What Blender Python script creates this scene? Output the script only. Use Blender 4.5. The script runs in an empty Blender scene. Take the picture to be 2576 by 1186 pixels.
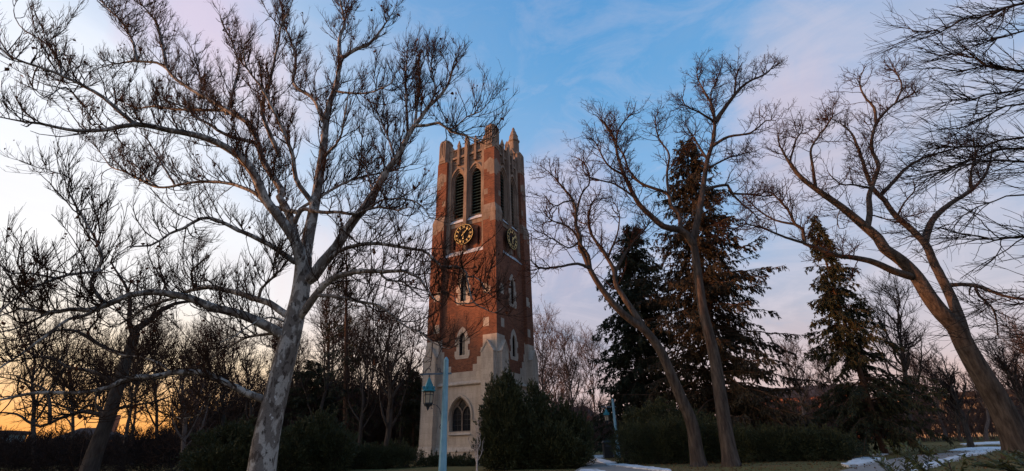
import bpy, bmesh, math, random
import numpy as np
from math import radians, sin, cos, pi, sqrt
from mathutils import Vector, Matrix
from mathutils.geometry import tessellate_polygon

scene = bpy.context.scene
COL = scene.collection
random.seed(4)
RNG = np.random.default_rng(11)

# ------------------------------------------------------------------ camera
FPX, PITCH, ROLL, EYE = 1140.0, radians(24.5), radians(1.6), 1.3
cam_data = bpy.data.cameras.new("camera")
cam_data.sensor_fit = 'HORIZONTAL'
cam_data.sensor_width = 36.0
cam_data.lens = 36.0 * FPX / 2576.0
cam_data.clip_start, cam_data.clip_end = 0.1, 3000.0
cam = bpy.data.objects.new("camera", cam_data)
COL.objects.link(cam)
cam.matrix_world = (Matrix.Translation((0, 0, EYE)) @ Matrix.Rotation(pi / 2 + PITCH, 4, 'X')
                    @ Matrix.Rotation(-ROLL, 4, 'Z'))
scene.camera = cam

# ------------------------------------------------------------------ light
SUN_AZ, SUN_EL = radians(94), radians(4.2)      # azimuth measured to the left of the view
SUN_DIR = Vector((-sin(SUN_AZ) * cos(SUN_EL), cos(SUN_AZ) * cos(SUN_EL), sin(SUN_EL)))
sun_data = bpy.data.lights.new("sun", 'SUN')
sun_data.energy, sun_data.angle, sun_data.color = 4.6, radians(0.5), (1.0, 0.41, 0.16)
sun = bpy.data.objects.new("sun", sun_data)
COL.objects.link(sun)
sun.rotation_euler = SUN_DIR.to_track_quat('Z', 'Y').to_euler()

scene.view_settings.view_transform = 'Standard'
scene.view_settings.look = 'None'
scene.view_settings.exposure = 0.0
scene.view_settings.gamma = 1.0


class Nodes:
    """tiny helper for node trees"""
    def __init__(self, tree):
        self.t = tree
        tree.nodes.clear()

    def n(self, kind, **kw):
        nd = self.t.nodes.new(kind)
        for k, v in kw.items():
            if k.startswith('i_'):
                nd.inputs[k[2:].replace('_', ' ')].default_value = v
            else:
                setattr(nd, k, v)
        return nd

    def l(self, a, b):
        self.t.links.new(a, b)

    def math(self, op, a, b=None, clamp=False):
        m = self.n('ShaderNodeMath', operation=op, use_clamp=clamp)
        for i, v in enumerate((a, b)):
            if v is None:
                continue
            if isinstance(v, (int, float)):
                m.inputs[i].default_value = v
            else:
                self.l(v, m.inputs[i])
        return m.outputs[0]

    def ramp(self, fac, stops, interp='LINEAR'):
        r = self.n('ShaderNodeValToRGB')
        cr = r.color_ramp
        cr.interpolation = interp
        while len(cr.elements) < len(stops):
            cr.elements.new(0.5)
        for e, (p, c) in zip(cr.elements, stops):
            e.position = p
            e.color = (c, c, c, 1) if isinstance(c, (int, float)) else (*c[:3], 1)
        self.l(fac, r.inputs[0])
        return r.outputs[0]

    def mix(self, fac, a, b, blend='MIX'):
        m = self.n('ShaderNodeMix', data_type='RGBA', blend_type=blend)
        for sock, v in ((m.inputs[0], fac), (m.inputs[6], a), (m.inputs[7], b)):
            if isinstance(v, (int, float)):
                sock.default_value = v
            elif isinstance(v, tuple):
                sock.default_value = (*v[:3], 1)
            else:
                self.l(v, sock)
        return m.outputs[2]


# ------------------------------------------------------------------ sky
def build_world():
    world = bpy.data.worlds.new("World")
    scene.world = world
    world.use_nodes = True
    g = Nodes(world.node_tree)
    out = g.n('ShaderNodeOutputWorld')
    bg = g.n('ShaderNodeBackground')
    air = g.n('ShaderNodeTexSky', sky_type='NISHITA', sun_disc=False, sun_elevation=SUN_EL,
              sun_rotation=-SUN_AZ, air_density=1.0, dust_density=1.5, ozone_density=2.0)
    tc = g.n('ShaderNodeTexCoord')
    d = tc.outputs['Generated']
    sep = g.n('ShaderNodeSeparateXYZ')
    g.l(d, sep.inputs[0])
    z = sep.outputs[2]

    def dot(v):
        m = g.n('ShaderNodeVectorMath', operation='DOT_PRODUCT')
        v = Vector(v).normalized()
        m.inputs[1].default_value = v
        g.l(d, m.inputs[0])
        return m.outputs['Value']

    def noise(scale, stretch, detail=4.0, off=(0, 0, 0), rough=0.55, dist=0.0):
        mp = g.n('ShaderNodeMapping')
        mp.inputs['Scale'].default_value = stretch
        mp.inputs['Location'].default_value = off
        g.l(d, mp.inputs[0])
        nz = g.n('ShaderNodeTexNoise')
        nz.inputs['Scale'].default_value = scale
        nz.inputs['Detail'].default_value = detail
        nz.inputs['Roughness'].default_value = rough
        nz.inputs['Distortion'].default_value = dist
        g.l(mp.outputs[0], nz.inputs['Vector'])
        return nz.outputs[0]

    # clear air: blue overhead, lavender and rose towards the horizon
    blue = g.ramp(z, [(0.0, (0.66, 0.40, 0.36)), (0.10, (0.66, 0.46, 0.45)), (0.22, (0.50, 0.48, 0.57)),
                      (0.36, (0.34, 0.49, 0.73)), (0.52, (0.22, 0.45, 0.76)), (0.68, (0.13, 0.37, 0.70)), (0.88, (0.085, 0.29, 0.63))])
    # thin veil of cloud, brighter towards the sunset
    veil = noise(1.5, (1, 1, 2.2), 6.0, (0.3, 1.7, 0.2), 0.55, 0.4)
    glow = dot((-0.80, 0.50, 0.07))
    glow_n = g.math('ADD', glow, g.math('MULTIPLY', g.math('SUBTRACT', veil, 0.5), 0.26))
    w_glow = g.ramp(glow_n, [(0.30, 0.0), (0.54, 0.08), (0.72, 0.34), (0.80, 0.52), (0.87, 0.86), (0.93, 1.0)])
    col = g.mix(w_glow, blue, (0.98, 1.0, 1.06))
    # rose clouds
    streak = noise(2.6, (1.0, 1.0, 3.6), 5.0, (2.1, 0.4, 0.9), 0.6, 0.6)
    wisp = noise(5.0, (1.0, 1.0, 0.8), 6.0, (0.7, 2.2, 1.3), 0.62, 1.2)
    w_cl = g.ramp(streak, [(0.44, 0.0), (0.70, 0.50), (0.85, 0.7)])
    low = g.ramp(z, [(0.0, 0.5), (0.3, 0.7), (0.42, 0.35), (0.55, 0.12), (0.8, 0.06)])
    col = g.mix(g.math('MULTIPLY', w_cl, low), col, (0.66, 0.56, 0.60))

    def puff(v, c0, c1, amount, colour, col):
        f = g.math('ADD', dot(v), g.math('MULTIPLY', g.math('SUBTRACT', wisp, 0.5), (1 - c0) * 1.5))
        f = g.math('ADD', f, g.math('MULTIPLY', g.math('SUBTRACT', veil, 0.5), (1 - c0) * 0.8))
        w = g.ramp(f, [(c0, 0.0), (c1, amount)], 'EASE')
        return g.mix(w, col, colour)
    for v, c0, c1, amount, colour in PUFFS:
        col = puff(v, c0, c1, amount, colour, col)
    # fine wisps drawn out across everything
    fine = noise(3.4, (1.0, 0.8, 2.6), 8.0, (4.2, 1.1, 0.3), 0.66, 1.6)
    w_fine = g.math('MULTIPLY', g.ramp(fine, [(0.47, 0.0), (0.60, 0.45), (0.72, 0.75)]),
                    g.ramp(z, [(0.0, 0.55), (0.40, 0.75), (0.60, 0.34), (0.85, 0.16)]))
    clear = g.math('SUBTRACT', 1.0, g.math('MULTIPLY', w_glow, 0.9), True)
    w_fine = g.math('MULTIPLY', w_fine, clear)
    col = g.mix(w_fine, col, (0.80, 0.70, 0.76))
    w_gap = g.math('MULTIPLY', g.ramp(fine, [(0.30, 0.7), (0.46, 0.0)]), g.ramp(z, [(0.05, 0.0), (0.2, 0.55), (0.6, 0.25)]))
    col = g.mix(g.math('MULTIPLY', w_gap, clear), col, (0.26, 0.40, 0.60))
    # warm band low over the sunset
    warm_az = dot((-sin(radians(62)), cos(radians(62)), 0.0))
    w_warm = g.math('MULTIPLY', g.ramp(warm_az, [(0.42, 0.0), (0.70, 0.5), (0.88, 1.0)]),
                    g.ramp(g.math('ADD', z, g.math('MULTIPLY', g.math('SUBTRACT', streak, 0.5), 0.08)),
                           [(0.0, 1.0), (0.06, 1.0), (0.15, 0.80), (0.28, 0.50), (0.48, 0.0)]))
    warm = g.ramp(z, [(0.0, (1.1, 0.36, 0.06)), (0.06, (1.15, 0.52, 0.15)), (0.14, (1.15, 0.80, 0.42)),
                      (0.26, (1.08, 1.0, 0.92))])
    col = g.mix(w_warm, col, warm)
    # extra sky glow round the sun, added out of frame to lift fill light
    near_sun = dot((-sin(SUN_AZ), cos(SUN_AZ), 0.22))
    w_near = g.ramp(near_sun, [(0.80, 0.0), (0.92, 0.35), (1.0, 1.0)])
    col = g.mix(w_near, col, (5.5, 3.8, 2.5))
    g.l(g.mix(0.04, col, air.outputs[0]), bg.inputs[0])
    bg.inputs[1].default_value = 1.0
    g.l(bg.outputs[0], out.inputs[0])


PUFFS = [  # direction, inner/outer cosine, amount, colour
    ((0.60, 0.58, 0.54), 0.966, 1.0, 0.62, (0.60, 0.57, 0.68)),
    ((0.55, 0.68, 0.48), 0.985, 1.0, 0.62, (0.68, 0.56, 0.66)),
    ((0.66, 0.66, 0.36), 0.960, 1.0, 0.50, (0.54, 0.53, 0.62)),
    ((0.10, 0.88, 0.44), 0.980, 1.0, 0.60, (0.62, 0.54, 0.66)),
    ((0.13, 0.96, 0.26), 0.980, 1.0, 0.50, (0.46, 0.42, 0.53)),
    ((-0.52, 0.55, 0.66), 0.991, 1.0, 0.75, (0.80, 0.64, 0.78)),
    ((-0.45, 0.65, 0.60), 0.993, 1.0, 0.6, (0.86, 0.70, 0.76)),
    ((-0.27, 0.92, 0.28), 0.965, 1.0, 0.6, (0.88, 0.72, 0.76)),
]
build_world()


# ------------------------------------------------------------------ tagging and linking
def tag(o, label=None, cat=None, group=None, kind=None):
    for k, v in (('label', label), ('category', cat), ('group', group), ('kind', kind)):
        if v:
            o[k] = v
    return o


def empty(name, loc, rz=0.0):
    o = bpy.data.objects.new(name, None)
    COL.objects.link(o)
    o.location = loc
    o.rotation_euler = (0, 0, rz)
    return o


def link(name, me, parent=None):
    o = bpy.data.objects.new(name, me)
    COL.objects.link(o)
    o.parent = parent
    return o


def mesh_np(name, verts, polys, mats, smooth=False):
    """verts (n,3); polys list of (m,k) int arrays, one per material slot entry [(array, slot)]"""
    me = bpy.data.meshes.new(name)
    verts = np.asarray(verts, dtype=np.float32)
    me.vertices.add(len(verts))
    me.vertices.foreach_set('co', verts.ravel())
    loops, starts, slot = [], [], []
    off = 0
    for arr, s in polys:
        arr = np.asarray(arr, dtype=np.int32)
        if arr.size == 0:
            continue
        m, k = arr.shape
        loops.append(arr.ravel())
        starts.append(off + np.arange(m, dtype=np.int32) * k)
        slot.append(np.full(m, s, dtype=np.int32))
        off += m * k
    loops, starts, slot = np.concatenate(loops), np.concatenate(starts), np.concatenate(slot)
    me.loops.add(len(loops))
    me.loops.foreach_set('vertex_index', loops)
    me.polygons.add(len(starts))
    me.polygons.foreach_set('loop_start', starts)
    me.polygons.foreach_set('material_index', slot)
    me.polygons.foreach_set('use_smooth', np.full(len(starts), smooth, dtype=bool))
    for m in mats:
        me.materials.append(m)
    me.update(calc_edges=True)
    return me


class MB:
    """collects solid shapes into one mesh"""
    def __init__(self):
        self.v, self.f, self.m = [], [], []

    def add(self, verts, faces, m=0):
        o = len(self.v)
        self.v += [tuple(p) for p in verts]
        self.f += [[i + o for i in f] for f in faces]
        self.m += [m] * len(faces)

    def box(self, x0, x1, y0, y1, z0, z1, m=0):
        v = [(x, y, z) for z in (z0, z1) for y in (y0, y1) for x in (x0, x1)]
        self.add(v, [(0, 2, 3, 1), (4, 5, 7, 6), (0, 1, 5, 4), (2, 6, 7, 3), (0, 4, 6, 2), (1, 3, 7, 5)], m)

    def frustum(self, lo, hi, m=0):
        """two loops of the same length, joined and capped"""
        n = len(lo)
        f = [list(range(n))[::-1], list(range(n, 2 * n))]
        f += [(i, (i + 1) % n, n + (i + 1) % n, n + i) for i in range(n)]
        self.add(list(lo) + list(hi), f, m)

    def loft(self, loops, m=0):
        n = len(loops[0])
        v = [p for lp in loops for p in lp]
        f = [list(range(n))[::-1], list(range((len(loops) - 1) * n, len(loops) * n))]
        for k in range(len(loops) - 1):
            f += [(k * n + i, k * n + (i + 1) % n, (k + 1) * n + (i + 1) % n, (k + 1) * n + i) for i in range(n)]
        self.add(v, f, m)

    def plate(self, outer, y0, y1, holes=(), m=0):
        """polygon in (x, z) with holes, front at y0 and back at y1"""
        loops = [list(outer)] + [list(h) for h in holes]
        tri = tessellate_polygon([[Vector((p[0], p[1], 0)) for p in lp] for lp in loops])
        flat = [p for lp in loops for p in lp]
        n = len(flat)
        self.add([(p[0], y0, p[1]) for p in flat] + [(p[0], y1, p[1]) for p in flat],
                 [tuple(t) for t in tri] + [tuple(i + n for i in t[::-1]) for t in tri], m)
        for lp in loops:
            k = len(lp)
            self.add([(p[0], y0, p[1]) for p in lp] + [(p[0], y1, p[1]) for p in lp],
                     [(i, (i + 1) % k, k + (i + 1) % k, k + i) for i in range(k)], m)

    def tube(self, pts, rad, n=8, m=0, cap=True):
        pts = [Vector(p) for p in pts]
        if isinstance(rad, (int, float)):
            rad = [rad] * len(pts)
        loops = []
        t0 = (pts[-1] - pts[0]).normalized() if (pts[-1] - pts[0]).length > 1e-6 else Vector((0, 0, 1))
        ref = Vector((0, 0, 1)) if abs(t0.z) < 0.9 else Vector((1, 0, 0))
        for i, p in enumerate(pts):
            t = (pts[min(i + 1, len(pts) - 1)] - pts[max(i - 1, 0)]).normalized()
            a = t.cross(ref)
            a = a.normalized() if a.length > 1e-4 else Vector((1, 0, 0))
            b = t.cross(a)
            loops.append([p + rad[i] * (cos(2 * pi * k / n) * a + sin(2 * pi * k / n) * b) for k in range(n)])
        self.loft(loops, m)

    def build(self, name, mats, parent=None, smooth=False, recalc=True):
        me = bpy.data.meshes.new(name)
        me.from_pydata(self.v, [], self.f)
        me.polygons.foreach_set('material_index', self.m)
        for mm in (mats if isinstance(mats, (list, tuple)) else [mats]):
            me.materials.append(mm)
        if recalc:
            bm = bmesh.new()
            bm.from_mesh(me)
            bmesh.ops.recalc_face_normals(bm, faces=bm.faces)
            bm.to_mesh(me)
            bm.free()
        if smooth:
            me.polygons.foreach_set('use_smooth', [True] * len(me.polygons))
        me.update()
        return link(name, me, parent)


# ------------------------------------------------------------------ pixels of the photograph -> places
def ray(px, py):
    a, b = px - 1288.0, 593.0 - py
    cr, sr, cp, sp = cos(ROLL), sin(ROLL), cos(PITCH), sin(PITCH)
    X, Y = a * cr + b * sr, -a * sr + b * cr
    return np.array([X, FPX * cp - Y * sp, FPX * sp + Y * cp])


def at(px, py, y):
    """the point seen at a pixel, y metres ahead"""
    d = ray(px, py)
    return np.array([0, 0, EYE]) + d * (y / d[1])


def on_ground(px, py, z=0.0):
    d = ray(px, py)
    return np.array([0, 0, EYE]) + d * ((z - EYE) / d[2])


# ------------------------------------------------------------------ materials
def material(name):
    m = bpy.data.materials.new(name)
    m.use_nodes = True
    g = Nodes(m.node_tree)
    out = g.n('ShaderNodeOutputMaterial')
    b = g.n('ShaderNodeBsdfPrincipled')
    g.l(b.outputs[0], out.inputs[0])
    return m, g, b


def noise_node(g, scale, detail=5.0, rough=0.6, coord='Object', stretch=(1, 1, 1), dist=0.0):
    tc = g.n('ShaderNodeTexCoord')
    mp = g.n('ShaderNodeMapping')
    mp.inputs['Scale'].default_value = stretch
    g.l(tc.outputs[coord], mp.inputs[0])
    nz = g.n('ShaderNodeTexNoise')
    for k, v in (('Scale', scale), ('Detail', detail), ('Roughness', rough), ('Distortion', dist)):
        nz.inputs[k].default_value = v
    g.l(mp.outputs[0], nz.inputs['Vector'])
    return nz.outputs[0]


def bump(g, b, h, strength=0.3, dist=0.02):
    n = g.n('ShaderNodeBump')
    n.inputs['Strength'].default_value = strength
    n.inputs['Distance'].default_value = dist
    g.l(h, n.inputs['Height'])
    g.l(n.outputs[0], b.inputs['Normal'])


def mottled(name, stops, scale=3.0, rough=0.85, stretch=(1, 1, 1), bump_s=0.0, bump_d=0.02, spec=0.25, detail=6.0,
            metal=0.0, dist=0.0, coord='Object'):
    m, g, b = material(name)
    nz = noise_node(g, scale, detail, 0.62, coord, stretch, dist)
    g.l(g.ramp(nz, stops), b.inputs['Base Color'])
    b.inputs['Roughness'].default_value = rough
    b.inputs['Specular IOR Level'].default_value = spec
    b.inputs['Metallic'].default_value = metal
    if bump_s:
        bump(g, b, nz, bump_s, bump_d)
    return m


def brick_material():
    m, g, b = material("brick")
    tc = g.n('ShaderNodeTexCoord')
    sep = g.n('ShaderNodeSeparateXYZ')
    g.l(tc.outputs['Object'], sep.inputs[0])
    u = g.math('ADD', sep.outputs[0], sep.outputs[1])
    cmb = g.n('ShaderNodeCombineXYZ')
    g.l(u, cmb.inputs[0])
    g.l(sep.outputs[2], cmb.inputs[1])
    br = g.n('ShaderNodeTexBrick')
    g.l(cmb.outputs[0], br.inputs['Vector'])
    for k, v in (('Scale', 1.0), ('Mortar Size', 0.011), ('Mortar Smooth', 0.3), ('Bias', 0.0),
                 ('Brick Width', 0.25), ('Row Height', 0.092)):
        br.inputs[k].default_value = v
    br.inputs['Color1'].default_value = (0.245, 0.090, 0.047, 1)
    br.inputs['Color2'].default_value = (0.13, 0.046, 0.027, 1)
    br.inputs['Mortar'].default_value = (0.20, 0.13, 0.095, 1)
    big = noise_node(g, 0.55, 5.0, 0.6)
    fine = noise_node(g, 9.0, 3.0, 0.6)
    tint = g.ramp(big, [(0.3, (0.66, 0.66, 0.68)), (0.7, (1.2, 1.14, 1.06))])
    c = g.mix(1.0, br.outputs['Color'], tint, 'MULTIPLY')
    c = g.mix(g.ramp(fine, [(0.45, 0.0), (0.75, 0.5)]), c, (0.10, 0.036, 0.022))
    g.l(c, b.inputs['Base Color'])
    b.inputs['Roughness'].default_value = 0.9
    b.inputs['Specular IOR Level'].default_value = 0.15
    bump(g, b, br.outputs['Fac'], -0.5, 0.02)
    return m


def stone_material(name, light, dark, soot, block=(0.95, 0.42)):
    m, g, b = material(name)
    tc = g.n('ShaderNodeTexCoord')
    sep = g.n('ShaderNodeSeparateXYZ')
    g.l(tc.outputs['Object'], sep.inputs[0])
    cmb = g.n('ShaderNodeCombineXYZ')
    g.l(g.math('ADD', sep.outputs[0], sep.outputs[1]), cmb.inputs[0])
    g.l(sep.outputs[2], cmb.inputs[1])
    br = g.n('ShaderNodeTexBrick')
    g.l(cmb.outputs[0], br.inputs['Vector'])
    for k, v in (('Scale', 1.0), ('Mortar Size', 0.006), ('Mortar Smooth', 0.2), ('Brick Width', block[0]),
                 ('Row Height', block[1])):
        br.inputs[k].default_value = v
    br.inputs['Color1'].default_value = (*light, 1)
    br.inputs['Color2'].default_value = (*[0.86 * c for c in light], 1)
    br.inputs['Mortar'].default_value = (*[0.62 * c for c in light], 1)
    streak = noise_node(g, 1.6, 6.0, 0.65, 'Object', (1.6, 1.6, 0.35))
    grain = noise_node(g, 14.0, 4.0, 0.6)
    c = g.mix(g.ramp(streak, [(0.40, 0.0), (0.72, soot)]), br.outputs['Color'], dark)
    c = g.mix(1.0, c, g.ramp(grain, [(0.3, (0.84, 0.84, 0.84)), (0.7, (1.1, 1.1, 1.1))]), 'MULTIPLY')
    g.l(c, b.inputs['Base Color'])
    b.inputs['Roughness'].default_value = 0.9
    b.inputs['Specular IOR Level'].default_value = 0.15
    bump(g, b, grain, 0.15, 0.02)
    return m


def plain(name, colour, rough=0.5, metal=0.0, spec=0.4, vary=0.2, scale=6.0):
    lo, hi = tuple(c * (1 - vary) for c in colour), tuple(min(1, c * (1 + vary)) for c in colour)
    return mottled(name, [(0.3, lo), (0.7, hi)], scale, rough, metal=metal, spec=spec)


BRICK = brick_material()
STONE = stone_material("limestone", (0.54, 0.45, 0.36), (0.24, 0.19, 0.15), 0.6)
OLDSTONE = stone_material("weathered limestone", (0.30, 0.225, 0.17), (0.11, 0.078, 0.063), 0.85, (0.7, 0.5))
LOUVRE = plain("green copper louvre", (0.032, 0.066, 0.056), 0.6, spec=0.3, vary=0.5)
GLASS = plain("dark leaded glass", (0.012, 0.014, 0.017), 0.12, spec=0.6, vary=0.4, scale=3)
LEAD = plain("lead", (0.03, 0.03, 0.032), 0.6)
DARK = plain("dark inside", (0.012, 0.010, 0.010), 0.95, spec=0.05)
GOLD = plain("gilded metal", (0.84, 0.60, 0.22), 0.42, metal=0.3, spec=0.5, vary=0.12)
DIAL = plain("dark dial", (0.007, 0.0055, 0.006), 0.7, spec=0.1)
SLATE = mottled("snowy sill", [(0.40, (0.30, 0.31, 0.32)), (0.58, (0.62, 0.64, 0.67))], 2.4, 0.8)


# ------------------------------------------------------------------ the tower
TOWER_YAW = radians(-27.3)
tower = empty("clock_tower", (-3.03, 42.25, 0.0), TOWER_YAW)
tag(tower, "tall red brick and limestone bell tower with gold clock dials rising in the middle", "tower")


def arch(u, w, zb, zs, k=1.0, n=7):
    """pointed arch loop, anticlockwise from the lower left"""
    R = 2 * w * k
    a1 = math.acos((R - w) / R)
    right = [(u + w - R + R * cos(a1 * i / n), zs + R * sin(a1 * i / n)) for i in range(n + 1)]
    left = [(2 * u - x, z) for x, z in right[:-1]][::-1]
    return [(u - w, zb), (u + w, zb)] + right + left


def band(outer, inner):
    """polygon strip between two open polylines"""
    return list(outer) + list(inner)[::-1]


def tower_face(k):
    """everything on one side of the tower; the side is built facing -y and turned by k quarter turns"""
    out = []

    def done(mb, name, mats, parent=tower):
        o = mb.build(name, mats, parent)
        if parent is tower:
            out.append(o)
        return o

    # ground storey
    b = MB()
    win = arch(0, 1.02, 2.15, 3.3, 0.75)
    b.plate([(-2.35, 0), (2.35, 0), (2.35, 5.6), (-2.35, 5.6)], -3.43, -2.95, [win])
    b.plate([(-2.35, 1.03), (2.35, 1.03), (2.35, 1.10), (-2.35, 1.10)], -3.50, -3.425)
    b.frustum([(-2.35, -3.66, 0.72), (2.35, -3.66, 0.72), (2.35, -3.42, 0.72), (-2.35, -3.42, 0.72)],
              [(-2.35, -3.50, 1.03), (2.35, -3.50, 1.03), (2.35, -3.42, 1.03), (-2.35, -3.42, 1.03)])
    b.box(-2.35, 2.35, -3.60, -3.42, 0.0, 0.72)
    # string course and set-off above it
    b.loft([[(-2.35, -3.46, 5.6), (2.35, -3.46, 5.6), (2.35, -3.0, 5.6), (-2.35, -3.0, 5.6)],
            [(-2.35, -3.60, 5.70), (2.35, -3.60, 5.70), (2.35, -3.0, 5.70), (-2.35, -3.0, 5.70)],
            [(-2.35, -3.60, 5.78), (2.35, -3.60, 5.78), (2.35, -3.0, 5.78), (-2.35, -3.0, 5.78)],
            [(-2.35, -3.38, 5.98), (2.35, -3.38, 5.98), (2.35, -3.0, 5.98), (-2.35, -3.0, 5.98)]])
    # hood mould over the window
    hood_o, hood_i = arch(0, 1.24, 3.0, 3.3, 0.75)[2:], arch(0, 1.08, 3.0, 3.3, 0.75)[2:]
    hood_o = [(1.24, 3.05)] + hood_o + [(-1.24, 3.05)]
    hood_i = [(1.08, 3.05)] + hood_i + [(-1.08, 3.05)]
    b.plate(band(hood_o, hood_i), -3.53, -3.42)
    # sloping sill
    b.frustum([(-1.02, -3.60, 1.92), (1.02, -3.60, 1.92), (1.02, -3.0, 1.92), (-1.02, -3.0, 1.92)],
              [(-1.02, -3.44, 2.02), (1.02, -3.44, 2.02), (1.02, -3.0, 2.22), (-1.02, -3.0, 2.22)])
    done(b, "stone_base", [STONE])

    # tracery window of the ground storey
    b = MB()
    inner = arch(0, 1.02, 2.16, 3.3, 0.75)
    l_light, r_light = arch(-0.49, 0.455, 2.22, 3.36, 0.85, 5), arch(0.49, 0.455, 2.22, 3.36, 0.85, 5)
    top = [(0.0, 3.62), (0.16, 3.92), (0.42, 4.12), (0.22, 4.42), (0.0, 4.60), (-0.22, 4.42), (-0.42, 4.12), (-0.16, 3.92)]
    b.plate(inner, -3.12, -2.98, [l_light, r_light, top])
    w = done(b, "window", [OLDSTONE])
    b = MB()
    b.plate(arch(0, 1.0, 2.2, 3.3, 0.75), -3.02, -3.0)
    done(b, "glass", [GLASS], w)
    b = MB()
    for z in (2.65, 3.05, 3.45):
        b.box(-0.86, -0.08, -3.045, -3.022, z - 0.012, z + 0.012)
        b.box(0.08, 0.86, -3.045, -3.022, z - 0.012, z + 0.012)
    for x in (-0.47, 0.47):
        b.box(x - 0.012, x + 0.012, -3.046, -3.023, 2.24, 3.9)
    done(b, "lead_bars", [LEAD], w)

    # brick bay with the two lancets
    b = MB()
    holes = [arch(0, 0.50, 8.0, 9.55, 1.05), arch(0, 0.50, 12.75, 14.8, 1.05)]
    b.plate([(-2.35, 5.98), (2.35, 5.98), (2.35, 17.55), (-2.35, 17.55)], -3.28, -2.8, holes)
    done(b, "brick_bay", [BRICK])
    # stepped limestone below the brick
    steps = [(-2.3, 5.99), (2.3, 5.99), (2.3, 9.7), (2.12, 9.7), (2.12, 8.6), (1.86, 8.6), (1.86, 7.88), (1.5, 7.88),
             (1.5, 7.3), (1.1, 7.3), (1.1, 6.76), (-1.1, 6.76), (-1.1, 7.3), (-1.5, 7.3), (-1.5, 7.88), (-1.86, 7.88),
             (-1.86, 8.6), (-2.12, 8.6), (-2.12, 9.7), (-2.3, 9.7)]
    b = MB()
    b.plate(steps, -3.30, -3.27)
    done(b, "stepped_stone", [STONE])
    for z0, zs in ((8.0, 9.55), (12.75, 14.8)):
        b = MB()
        jag = [(-0.62, z0 - 0.16), (0.62, z0 - 0.16)]
        n_st = 3 if z0 < 10 else 4
        h = (zs - z0) / n_st
        rs = []
        for i in range(n_st):
            e = 0.76 if i % 2 == 0 else 0.58
            rs += [(e, z0 + i * h + (0.10 if i == 0 else 0)), (e, z0 + (i + 1) * h)]
        outer = jag + rs + arch(0, 0.58, z0, zs, 1.05)[2:] + [(-x, z) for x, z in rs[::-1]]
        b.plate(outer, -3.312, -3.2, [arch(0, 0.30, z0 + 0.14, zs, 1.05)])
        b.frustum([(-0.32, -3.33, z0 + 0.02), (0.32, -3.33, z0 + 0.02), (0.32, -2.95, z0 + 0.02), (-0.32, -2.95, z0 + 0.02)],
                  [(-0.32, -3.20, z0 + 0.13), (0.32, -3.20, z0 + 0.13), (0.32, -2.95, z0 + 0.26), (-0.32, -2.95, z0 + 0.26)])
        w = done(b, "lancet_window", [STONE])
        b = MB()
        b.plate(arch(0, 0.49, z0 + 0.01, zs, 1.05), -3.06, -3.0)
        done(b, "glass", [GLASS], w)
        b = MB()
        zz = z0 + 0.4
        while zz < zs + 0.4:
            b.box(-0.30, 0.30, -3.085, -3.062, zz - 0.015, zz + 0.015)
            zz += 0.42
        b.box(-0.013, 0.013, -3.087, -3.063, z0 + 0.15, zs + 0.45)
        done(b, "lead_bars", [LEAD], w)

    # tall recessed panel: sill, clock wall, belfry wall
    b = MB()
    b.frustum([(-2.2, -3.34, 17.45), (2.2, -3.34, 17.45), (2.2, -2.8, 17.45), (-2.2, -2.8, 17.45)],
              [(-2.2, -3.30, 17.56), (2.2, -3.30, 17.56), (2.2, -2.96, 18.0), (-2.2, -2.96, 18.0)])
    done(b, "sloping_sill", [SLATE])
    b = MB()
    b.frustum([(-1.85, -3.14, 21.0), (1.85, -3.14, 21.0), (1.85, -2.7, 21.0), (-1.85, -2.7, 21.0)],
              [(-1.85, -3.10, 21.12), (1.85, -3.10, 21.12), (1.85, -2.72, 21.62), (-1.85, -2.72, 21.62)])
    done(b, "sloping_sill", [SLATE])
    b = MB()
    slits = [arch(s * 1.36, 0.14, 18.25, 19.95, 1.0, 4) for s in (-1, 1)]
    b.plate([(-1.9, 17.9), (1.9, 17.9), (1.9, 21.05), (-1.9, 21.05)], -2.95, -2.7, slits)
    b.box(-1.85, 1.85, -3.02, -2.9, 20.55, 21.0, 1)
    done(b, "clock_wall", [BRICK, OLDSTONE])
    for s in (-1, 1):
        b = MB()
        b.plate(arch(s * 1.36, 0.20, 18.2, 19.95, 1.0, 4), -2.74, -2.70)
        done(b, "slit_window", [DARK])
    b = MB()
    lights = [arch(s * 1.03, 0.57, 21.55, 25.95, 0.95) for s in (-1, 1)]
    b.plate([(-2.25, 21.5), (2.25, 21.5), (2.25, 29.75), (-2.25, 29.75)], -2.92, -2.62, lights)
    for s in (-1, 1):                                          # jambs and arch orders
        b.box(s * 2.24 if s < 0 else 1.84, -1.84 if s < 0 else 2.24, -3.16, -2.9, 17.9, 28.6)
        o = arch(s * 1.03, 0.82, 21.5, 25.95, 0.95)
        i = arch(s * 1.03, 0.68, 21.5, 25.95, 0.95)
        b.plate(band([(s * 1.03 + 0.82, 21.5)] + o[2:] + [(s * 1.03 - 0.82, 21.5)],
                     [(s * 1.03 + 0.68, 21.5)] + i[2:] + [(s * 1.03 - 0.68, 21.5)]), -3.02, -2.91)
        o2 = [(x, z) for x, z in arch(s * 1.03, 0.80, 25.6, 25.95, 0.95)[2:]]
        o3 = [(x, z) for x, z in arch(s * 1.03, 0.93, 25.6, 25.95, 0.95)[2:]]
        b.plate(band(o3, o2), -3.15, -2.91)
        # blind roundels above the arches
        for du in (-0.45, 0.45):
            ring = [(s * 1.03 + du + 0.27 * cos(a), 28.22 + 0.27 * sin(a)) for a in np.linspace(0, 2 * pi, 13)[:-1]]
            hole = [(s * 1.03 + du + 0.19 * cos(a), 28.22 + 0.19 * sin(a)) for a in np.linspace(0, 2 * pi, 13)[:-1]]
            b.plate(ring, -2.99, -2.91, [hole])
    b.box(-2.2, 2.2, -3.10, -2.9, 28.62, 28.86)
    done(b, "belfry_wall", [OLDSTONE])
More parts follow.
